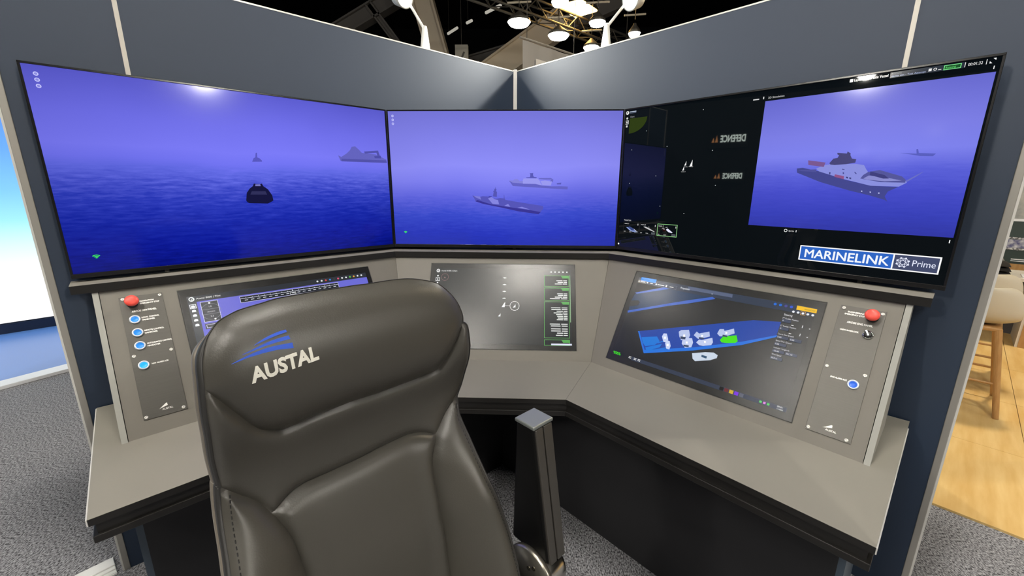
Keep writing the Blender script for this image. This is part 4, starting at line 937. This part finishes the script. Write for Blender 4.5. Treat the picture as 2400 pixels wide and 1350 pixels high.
f0, f1 = Vector((-5.30, -1.68, 0)), Vector((-3.10, 2.61, 0)); fd = (f1 - f0).normalized(); fn = Vector((-fd.y, fd.x, 0))
stage_m = mat('stage_white_gloss', (.10, .25, .68), .3, spec=.5)
def quad(bb, pts, z0, z1): return bb.prism([(p.x, p.y) for p in pts], z0, z1)
cuts = [0, 1.2, 2.56, 3.6, (f1 - f0).length]
for a, b in zip(cuts[:-1], cuts[1:]):
    quad(B(), [f0 + fd * (a + .002) + fn * .16, f0 + fd * (b - .002) + fn * .16, f0 + fd * (b - .002) + fn * 1.9, f0 + fd * (a + .002) + fn * 1.9], .001, .03).obj('stage_panel', stage_m, st, Matrix.Identity(4))
quad(B(), [f0, f1, f1 + fn * .158, f0 + fn * .158], .001, .032).obj('stage_edge', mat('stage_edge_white', (.75, .77, .80), .4), st, Matrix.Identity(4), bevel=.004)
# ribbed cable cover at the foot of the left wall
cd_ = Vector((.62, .785, 0)).normalized(); cn = Vector((-cd_.y, cd_.x, 0)); c0 = Vector((-1.655, -.875, 0))
cc_ = empty('cable_cover', M4(c0), 'white ribbed cable cover on the carpet at the wall foot', 'cable cover')
wp = mat('white_plastic', (.80, .80, .78), .4)
for i in range(5):
    a = -.055 + i * .022
    quad(B(), [c0 + cn * a - cd_ * 1.2, c0 + cn * a, c0 + cn * (a + .019), c0 + cn * (a + .019) - cd_ * 1.2], .001, .010 + .004 * (2 - abs(i - 2))).obj('rib', wp, cc_, Matrix.Identity(4), bevel=.002)
quad(B(), [c0 - cn * .06 - cd_ * 1.2, c0 - cn * .06, c0 + cn * .06, c0 + cn * .06 - cd_ * 1.2], .0005, .007).obj('base_strip', wp, cc_, Matrix.Identity(4))

# ------------------------------------------------------------------ right of the booth: timber floor, stools, counter
wood_m = mat('timber_sheet', (.62, .40, .14), .42, spec=.4, noise=(2.2, (.74, .54, .24), 6, (1, 7, 1)))
tf = empty('timber_floor', M4((3, 2, 0)), 'golden timber sheet flooring beside the carpet', 'floor', kind='structure')
PV = Vector((S2, S2, 0)); QV = Vector((-S2, S2, 0))
pe = [1.365, 2.31, 3.26, 4.21, 5.16, 6.11, 7.06]; qe = [-5.83, -4.63, -3.43, -2.23, -1.03, .17, 1.37]
for i in range(len(pe) - 1):
    for j in range(len(qe) - 1):
        me = B().box((pe[i] + .0015, qe[j] + .0015, .0005), (pe[i + 1] - .0015, qe[j + 1] - .0015, .012))
        me.obj('floor_sheet', wood_m, tf, M4((0, 0, 0), PV, QV, ZV))
leg_m = mat('oak_leg', (.42, .22, .075), .45, noise=(6, (.50, .29, .11), 4, (8, 8, 1)))
shell_c = mat('stool_shell_cream', (.56, .50, .38), .5)
def stool(cx, cy, label):
    M = M4((cx, cy, .012), (S2, -S2, 0), (S2, S2, 0), ZV)
    t = empty('bar_stool', M, label, 'stool', 'bar stools at the counter')
    v = []; f = []; nu, nv = 14, 16
    prof = [(.205, .655), (.19, .668), (.14, .664), (.06, .655), (-.04, .652), (-.12, .66), (-.175, .69), (-.205, .74), (-.222, .80), (-.232, .86), (-.238, .91), (-.240, .935)]
    hwid = [.13, .17, .205, .22, .232, .24, .246, .248, .244, .232, .205, .15]
    for k, ((y, zz), hw) in enumerate(zip(prof, hwid)):
        for i in range(nu + 1):
            x = -1 + 2 * i / nu; bk = max(0, (k - 5) / 6)
            v.append((x * hw, y + .10 * x * x * min(1, bk * 1.6), zz + .05 * abs(x) ** 3 * (1 - bk)))
    for k in range(len(prof) - 1):
        for i in range(nu):
            a = k * (nu + 1) + i; f.append([a, a + 1, a + nu + 2, a + nu + 1])
    o = link('seat_shell', fix(pydata('seat_shell', v, f)), shell_c, t, smooth=True)
    md = o.modifiers.new('solid', 'SOLIDIFY'); md.thickness = .022; md.offset = 0; md = o.modifiers.new('sub', 'SUBSURF'); md.levels = 1; md.render_levels = 2
    B().box((-.17, -.17, .612), (.17, .17, .64)).obj('seat_frame', leg_m, t, bevel=.008)
    for a in (-1, 1):
        for b in (-1, 1): B().bar((a * .15, b * .15, .63), (a * .25, b * .25, 0), .022, .017, 14).obj('leg', leg_m, t, smooth=False)
    for zz, (p1, p2) in ((.24, ((-1, -1), (1, -1))), (.34, ((1, -1), (1, 1))), (.34, ((-1, -1), (-1, 1))), (.24, ((-1, 1), (1, 1)))):
        k = .25 - .1 * zz / .63; B().bar((p1[0] * k, p1[1] * k, zz), (p2[0] * k, p2[1] * k, zz), .009).obj('footrest', leg_m, t)
stool(3.51, .875, 'cream shell bar stool on oak legs showing its whole back')
stool(4.03, 1.36, 'cream shell bar stool on oak legs hidden behind the other stool')
MP = M4((0, 0, 0), PV, QV, ZV)
ct = empty('counter', MP, 'pale counter with oak side frames beyond the stools', 'counter')
B().box((5.09, -3.6, .70), (5.75, -.6, .735)).obj('counter_top', mat('counter_white', (.72, .68, .60), .4), ct, bevel=.003)
oak = mat('oak_leg')
for q in (-2.26, -1.2, -3.4): B().box((5.12, q - .09, .012), (5.70, q - .04, .70)).obj('side_panel', mat('counter_white'), ct)
for q in (-2.37, -3.3): B().box((5.11, q, .012), (5.16, q + .05, .70)).obj('oak_post', oak, ct)
B().box((5.11, -3.3, .012), (5.16, -2.37, .06)).obj('oak_rail', oak, ct)
B().box((5.70, -3.4, .012), (5.73, -1.2, .70)).obj('counter_back', mat('counter_dark', (.10, .10, .11), .5), ct)
# clothes and papers on the counter
def folded(name, m, p, q, z0, n, label, group=None):
    t = empty(name, MP @ Matrix.Translation((p, q, z0)), label, 'clothing', group)
    for i in range(n):
        v = []; f = []; k = 8
        for a in range(k + 1):
            for b in range(k + 1):
                x = (a / k - .5) * .30; y = (b / k - .5) * (.26 - .02 * i); e = max(abs(a / k - .5), abs(b / k - .5)) * 2
                v.append((x, y, .048 * i + .046 * (1 - e ** 4) * (.85 + .3 * random.random())))
        for a in range(k):
            for b in range(k): f.append([a * (k + 1) + b, a * (k + 1) + b + 1, (a + 1) * (k + 1) + b + 1, (a + 1) * (k + 1) + b])
        o = link('folded_layer', pydata('folded_layer', v, f), m, t, smooth=True)
        md = o.modifiers.new('solid', 'SOLIDIFY'); md.thickness = .006; md.offset = 0; md = o.modifiers.new('sub', 'SUBSURF'); md.levels = 1; md.render_levels = 1
    return t
folded('folded_shirts', mat('cloth_black', (.020, .017, .014), .9), 5.26, -2.02, .737, 3, 'pile of folded black shirts on the pale counter')
bg = empty('cloth_bag', MP @ Matrix.Translation((5.50, -1.98, .735)), 'slumped grey cloth bag standing behind the black shirts', 'bag')
v = []; f = []
for k, (w_, d_, zz) in enumerate(((.14, .09, 0), (.155, .10, .05), (.13, .085, .16), (.09, .06, .25), (.05, .03, .315), (.02, .015, .33))):
    for i in range(14):
        a = 2 * math.pi * i / 14; r_ = 1 + .12 * math.sin(3 * a + k); v.append((d_ * r_ * math.cos(a), w_ * r_ * math.sin(a) + .02 * k, zz))
for k in range(5):
    for i in range(14): j = (i + 1) % 14; f.append([k * 14 + i, k * 14 + j, (k + 1) * 14 + j, (k + 1) * 14 + i])
f.append(list(range(14))[::-1]); f.append([70 + i for i in range(14)])
link('bag_body', fix(pydata('bag_body', v, f)), mat('cloth_grey', (.30, .29, .26), .9, noise=(18, (.08, .08, .08), 3)), bg, smooth=True)
pp = B().box((5.14, -2.55, .736), (5.40, -2.22, .744)).box((5.18, -2.50, .744), (5.42, -2.26, .750)).obj('paper_stack', mat('paper_white', (.85, .86, .88), .6), None, MP)
tag(pp, 'stack of white leaflets on the pale counter', 'papers')
db = empty('display_board', MP @ Matrix.Translation((6.3, -2.4, 0)), 'printed exhibition board with a dark green lower half', 'board')
B().box((0, -1.4, .012), (.05, 1.4, .74)).obj('oak_plinth', oak, db)
B().box((0, -1.4, .74), (.05, 1.4, 1.27)).obj('green_panel', mat('board_green', (.035, .055, .050), .5), db)
B().box((-.004, -1.4, 1.245), (0, 1.4, 1.275)).obj('white_band', mat('paper_white'), db); B().box((-.004, -1.4, .93), (0, 1.4, 1.03)).obj('violet_band', mat('band_violet', (.10, .10, .22), .5, noise=(22, (.6, .6, .62), 3)), db)
for z_ in (1.035, .905): B().box((-.006, -1.4, z_), (0, 1.4, z_ + .022)).obj('checker_band', mat('band_check', (.05, .05, .05), .5, noise=(60, (.75, .75, .75), 1)), db)
B().box((-.006, .06, .79), (0, .22, .80)).box((-.006, .04, .77), (0, .22, .778)).obj('board_text', mat('paper_white'), db)
B().box((0, -1.4, 1.27), (.05, 1.4, 2.5)).obj('map_panel', mat('map_print', (.50, .49, .44), .6, noise=(9, (.30, .31, .30), 6)), db)

# ------------------------------------------------------------------ behind the camera: partition with lit lettering (seen in the screens)
pd = Vector((-.57, .8216, 0)); pn = Vector((.8216, .57, 0))      # along the partition (reader's right), facing
MW = M4((-5.40, -3.20, 0), pd, ZV, pn)
pw = B().box((-3.6, 0, -.12), (2.6, 3.2, -.04)).obj('wall_back', mat('partition_dark', (.020, .019, .018), .6), None, MW); tag(pw, 'dark partition wall with lit lettering', 'wall', kind='structure')
white_lit = mat('lit_white', (0, 0, 0), .4, emit='f0fff4', es=9.0); warm_lit = mat('lit_warm', (0, 0, 0), .4, emit='ffb070', es=4.0)
def lit_sign(x, zc, h, w_, label):
    t = empty('lit_sign_offscreen', MW @ Matrix.Translation((x, zc, 0)), label, 'sign', 'lit signs on the dark partition')
    B().box((-.05, -h * .9, -.04), (w_ + .22, h * 1.9, -.006)).obj('sign_panel', mat('sign_panel', (.01, .012, .012), .4), t)
    V, F = text_verts('DEFENCE', h * 1.35, .004); x0 = min(p[0] for p in V); k = w_ / (max(p[0] for p in V) - x0)
    link('sign_lettering', pydata('sign_lettering', [((p[0] - x0) * k, p[1], .0) for p in V], F), white_lit, t)
    B().flat([(w_ + .04, 0), (w_ + .09, 0), (w_ + .065, h)], 0).flat([(w_ + .10, 0), (w_ + .15, 0), (w_ + .12, h * .7)], 0).obj('sign_emblem', warm_lit, t)
lit_sign(-.31, 2.45, .125, .42, 'lit white sign high on the dark partition')
lit_sign(-.33, 1.79, .10, .33, 'lit white sign at eye height on the dark partition')
for x, zz in ((-2.00, 2.20), (-2.24, 2.08), (-2.42, 2.10), (-2.78, 2.44)):
    t = empty('display_spotlight_offscreen', MW @ Matrix.Translation((x, zz, 0)), 'small spotlight fixed to the dark partition', 'lamp', 'partition spotlights')
    B().lathe([(.03, -.04), (.035, .0), (.035, .05), (.03, .055)], seg=16).obj('lamp_body', mat('button_black'), t); B().lathe([(.026, .056), (.02, .060)], seg=16).obj('lamp_lens', mat('lit_lens', (0, 0, 0), .4, emit='fffbe8', es=22), t)

# ------------------------------------------------------------------ hall roof
beam_m = mat('roof_beam_cream', (.72, .63, .50), .7)
beam_g = mat('roof_beam_grey', (.16, .15, .14), .7)
def beam(p, q, wd, dep, m, label, group):
    p = Vector(p); q = Vector(q); d_ = (q - p).normalized(); n_ = Vector((-d_.z, 0, d_.x)); y_ = Vector((0, 1, 0))
    t = empty('roof_beam', M4(p), label, 'beam', group)
    I4 = Matrix.Identity(4)
    B().hexa([a + n_ * s_ * wd / 2 + y_ * b_ for a in (p, q) for s_, b_ in ((-1, 0), (1, 0), (1, dep), (-1, dep))]).obj('web', m, t, I4)
    for s_ in (-1, 1):
        c_ = n_ * s_ * wd / 2
        B().hexa([a + c_ + n_ * k + y_ * b_ for a in (p, q) for k, b_ in ((-.03, -.12), (.03, -.12), (.03, dep + .05), (-.03, dep + .05))]).obj('flange', m, t, I4)
beam((-1.33, 13, 0), (-4.38, 13, 11), .62, .5, beam_m, 'cream leaning roof column rising behind an arm lamp', 'cream roof beams')
beam((-9.65, 13.6, 0), (1.30, 13.6, 7.2), .78, .5, beam_m, 'cream diagonal roof beam crossing behind the grey banner', 'cream roof beams')
beam((1.0, 14.5, 7.15), (6.5, 14.5, 9.3), .45, .3, beam_g, 'grey roof beam passing behind the orange lamp', 'grey roof beams')
beam((-8.2, 15, 6.8), (-4.0, 15, 8.9), .5, .3, beam_g, 'grey roof beam slanting beyond the cream leaning column', 'grey roof beams')
beam((-3.6, 16, 6.2), (1.0, 16, 7.4), .3, .3, beam_g, 'thin grey roof beam low behind the cream column', 'grey roof beams')
beam((-5.9, 15, 8.2), (-4.2, 15, 6.0), .2, .2, beam_g, 'short dark roof strut hanging below the slanting grey beam', 'grey roof beams')
# truss
tm = mat('truss_metal', (.10, .095, .085), .45, metal=.6)
T0, T1 = Vector((-2.6, 6.46, 5.6)), Vector((4.0, 12.6, 5.6)); td = (T1 - T0).normalized(); tn = Vector((-td.y, td.x, 0))
tr = empty('lighting_truss', M4(T0), 'dark box lighting truss carrying the hall lamps', 'truss')
I4 = Matrix.Identity(4)
cor = [tn * .17, tn * -.17, tn * .17 + ZV * .34, tn * -.17 + ZV * .34]
for c in cor: B().bar(T0 + c, T1 + c, .03, seg=8).obj('chord', tm, tr, I4)
nb = 24; Ln = (T1 - T0).length
for a, b in ((0, 2), (1, 3), (2, 3), (0, 1)):
    for i in range(nb):
        p0 = T0 + td * (Ln * i / nb) + cor[a if i % 2 else b]; p1 = T0 + td * (Ln * (i + 1) / nb) + cor[b if i % 2 else a]
        B().bar(p0, p1, .014, seg=5).obj('brace', tm, tr, I4)
for s_ in (.15, .85):
    B().bar(T0 + td * Ln * s_ + ZV * .34, T0 + td * Ln * s_ + ZV * 5.4, .012, seg=6).obj('hanger', tm, tr, I4)
# hall lamps seen over the wall
lit_cold = mat('hall_lamp_white', (0, 0, 0), .4, emit='fffbe6', es=60); lit_warmh = mat('hall_lamp_orange', (0, 0, 0), .4, emit='ffc870', es=40)
for x, y, zz, r_ in ((-.11, 7.55, 5.0, .24), (.78, 8.36, 5.0, .24), (1.54, 7.6, 5.0, .17), (.68, 6.58, 5.0, .16), (1.65, 9.22, 5.0, .19), (2.48, 8.27, 5.0, .13)):
    lab = {-.11: 'round white hall lamp hanging nearest the cream diagonal beam', .78: 'round white hall lamp hanging above the grey banner', 1.54: 'small tilted white hall lamp hung beyond the truss', .68: 'white hall lamp next to the orange strip lamp', 1.65: 'white hall lamp hung beside the far end of the truss', 2.48: 'slim white hall lamp hung well clear of the truss'}[x]
    t = empty('hall_lamp', M4((x, y, zz)), lab, 'lamp', 'white hall lamps')
    B().lathe([(.03, .20), (r_ * .35, .16), (r_ * .98, .05), (r_ * 1.02, 0), (r_ * .98, .01)], seg=24).obj('reflector', tm, t); B().lathe([(r_, .0), (r_ * .8, -.06), (r_ * .3, -.09)], seg=24).obj('bulb', lit_cold, t, smooth=True)
    B().bar((0, 0, .28), (0, 0, 6.0), .008, seg=6).obj('cable', tm, t)
    B().bar((-.25, 0, .36), (.25, .1, .42), .02, seg=6).obj('yoke', mat('yoke_cream', (.5, .45, .36), .6), t)
MS = M4((1.32, 9.58, 6.0), (.80, -.60, 0), (.60, .80, 0), ZV)
t = empty('strip_lamp', MS, 'orange glowing strip lamp hung over the truss', 'lamp')
B().box((-.34, -.44, 0), (.34, .44, .08)).obj('housing', tm, t); B().box((-.32, -.42, -.03), (.32, .42, 0)).obj('diffuser', lit_warmh, t); B().bar((0, 0, .08), (0, 0, 5), .01, seg=6).obj('cable', tm, t)
for p_, q_ in (((-3.18, 16.25), (-2.70, 15.62)), ((-2.26, 15.15), (-2.04, 14.91)), ((-1.45, 14.23), (-.88, 13.61))):
    t = empty('tube_lamp', M4((p_[0], p_[1], 7.6)), 'thin tube lamp fixed under the dark hall roof', 'lamp', 'tube lamps under the roof')
    B().bar((0, 0, 0), (q_[0] - p_[0], q_[1] - p_[1], 0), .05, seg=8).obj('tube', mat('tube_glow', (.4, .4, .4), .4, emit='b8b4a8', es=.8), t); B().bar((.05, -.06, 0), (.05, -.06, 3.4), .01, seg=5).obj('cable', tm, t)
# banner and hung picture
bn = empty('hanging_banner', M4((0, 5.6, 0), Vector((.92, .90, 0)).normalized(), ZV, Vector((.90, -.92, 0)).normalized()), 'grey cloth banner with a large white letter', 'banner')
v = []; f = []
for i in range(13):
    for k in range(7): v.append((i * .12, 4.06 - k * .28, .012 * math.sin(i * 1.3 + k * .5)))
for i in range(12):
    for k in range(6): f.append([i * 7 + k, i * 7 + k + 1, (i + 1) * 7 + k + 1, (i + 1) * 7 + k])
o = link('cloth', fix(pydata('cloth', v, f)), mat('banner_grey', (.42, .42, .42), .8), bn, smooth=True)
V, F = text_verts('D', .85, .02); link('banner_letter', pydata('banner_letter', [(p[0] + .26, p[1] + 3.22, .022) for p in V], F), mat('banner_white', (.85, .85, .85), .7), bn)
B().bar((-.06, 4.09, 0), (1.5, 4.09, 0), .02, seg=8).obj('top_pole', mat('banner_pole', (.35, .33, .30), .5), bn)
for x in (.1, 1.35): B().bar((x, 4.09, 0), (x, 11, 0), .006, seg=5).obj('cord', tm, bn)
pc = empty('hung_box_sign', M4((-2.05, 11, 5.0)), 'small pale box sign hung beside the thin roof beam', 'sign')
B().box((0, 0, 0), (.37, .15, .62)).obj('box', mat('box_pale', (.40, .38, .33), .6), pc); B().hexa([(.08, -.01, .10), (.14, -.01, .08), (.14, 0, .08), (.08, 0, .10), (.24, -.01, .44), (.29, -.01, .42), (.29, 0, .42), (.24, 0, .44)]).obj('stripe', tm, pc)
B().bar((.18, .07, .62), (.18, .07, 6), .008, seg=5).obj('cable', tm, pc)
# bay lamp housings around the hall lights
for x, y, zz, p_, sz, c_ in BAYS:
    t = empty('bay_lamp', M4((x, y, zz)), 'round high bay lamp under the hall ceiling', 'lamp', 'high bay lamps')
    k = sz / .7; B().lathe([(.38 * k, .0), (.42 * k, .02), (.40 * k, .10), (.12, .30), (.10, .42)], seg=28).obj('housing', tm, t); B().bar((0, 0, .40), (0, 0, 4.0), .015, seg=6).obj('rod', tm, t)
for x, y, zz, p_ in HANGING:
    t = empty('hall_lamp', M4((x, y, zz)), 'round hall lamp hung on a long cable out in the hall', 'lamp', 'hall lamps out in the hall')
    B().lathe([(.03, .38), (.10, .34), (.24, .18), (.26, .14)], seg=24).obj('reflector', tm, t); B().bar((0, 0, .36), (0, 0, 6.0), .008, seg=6).obj('cable', tm, t)
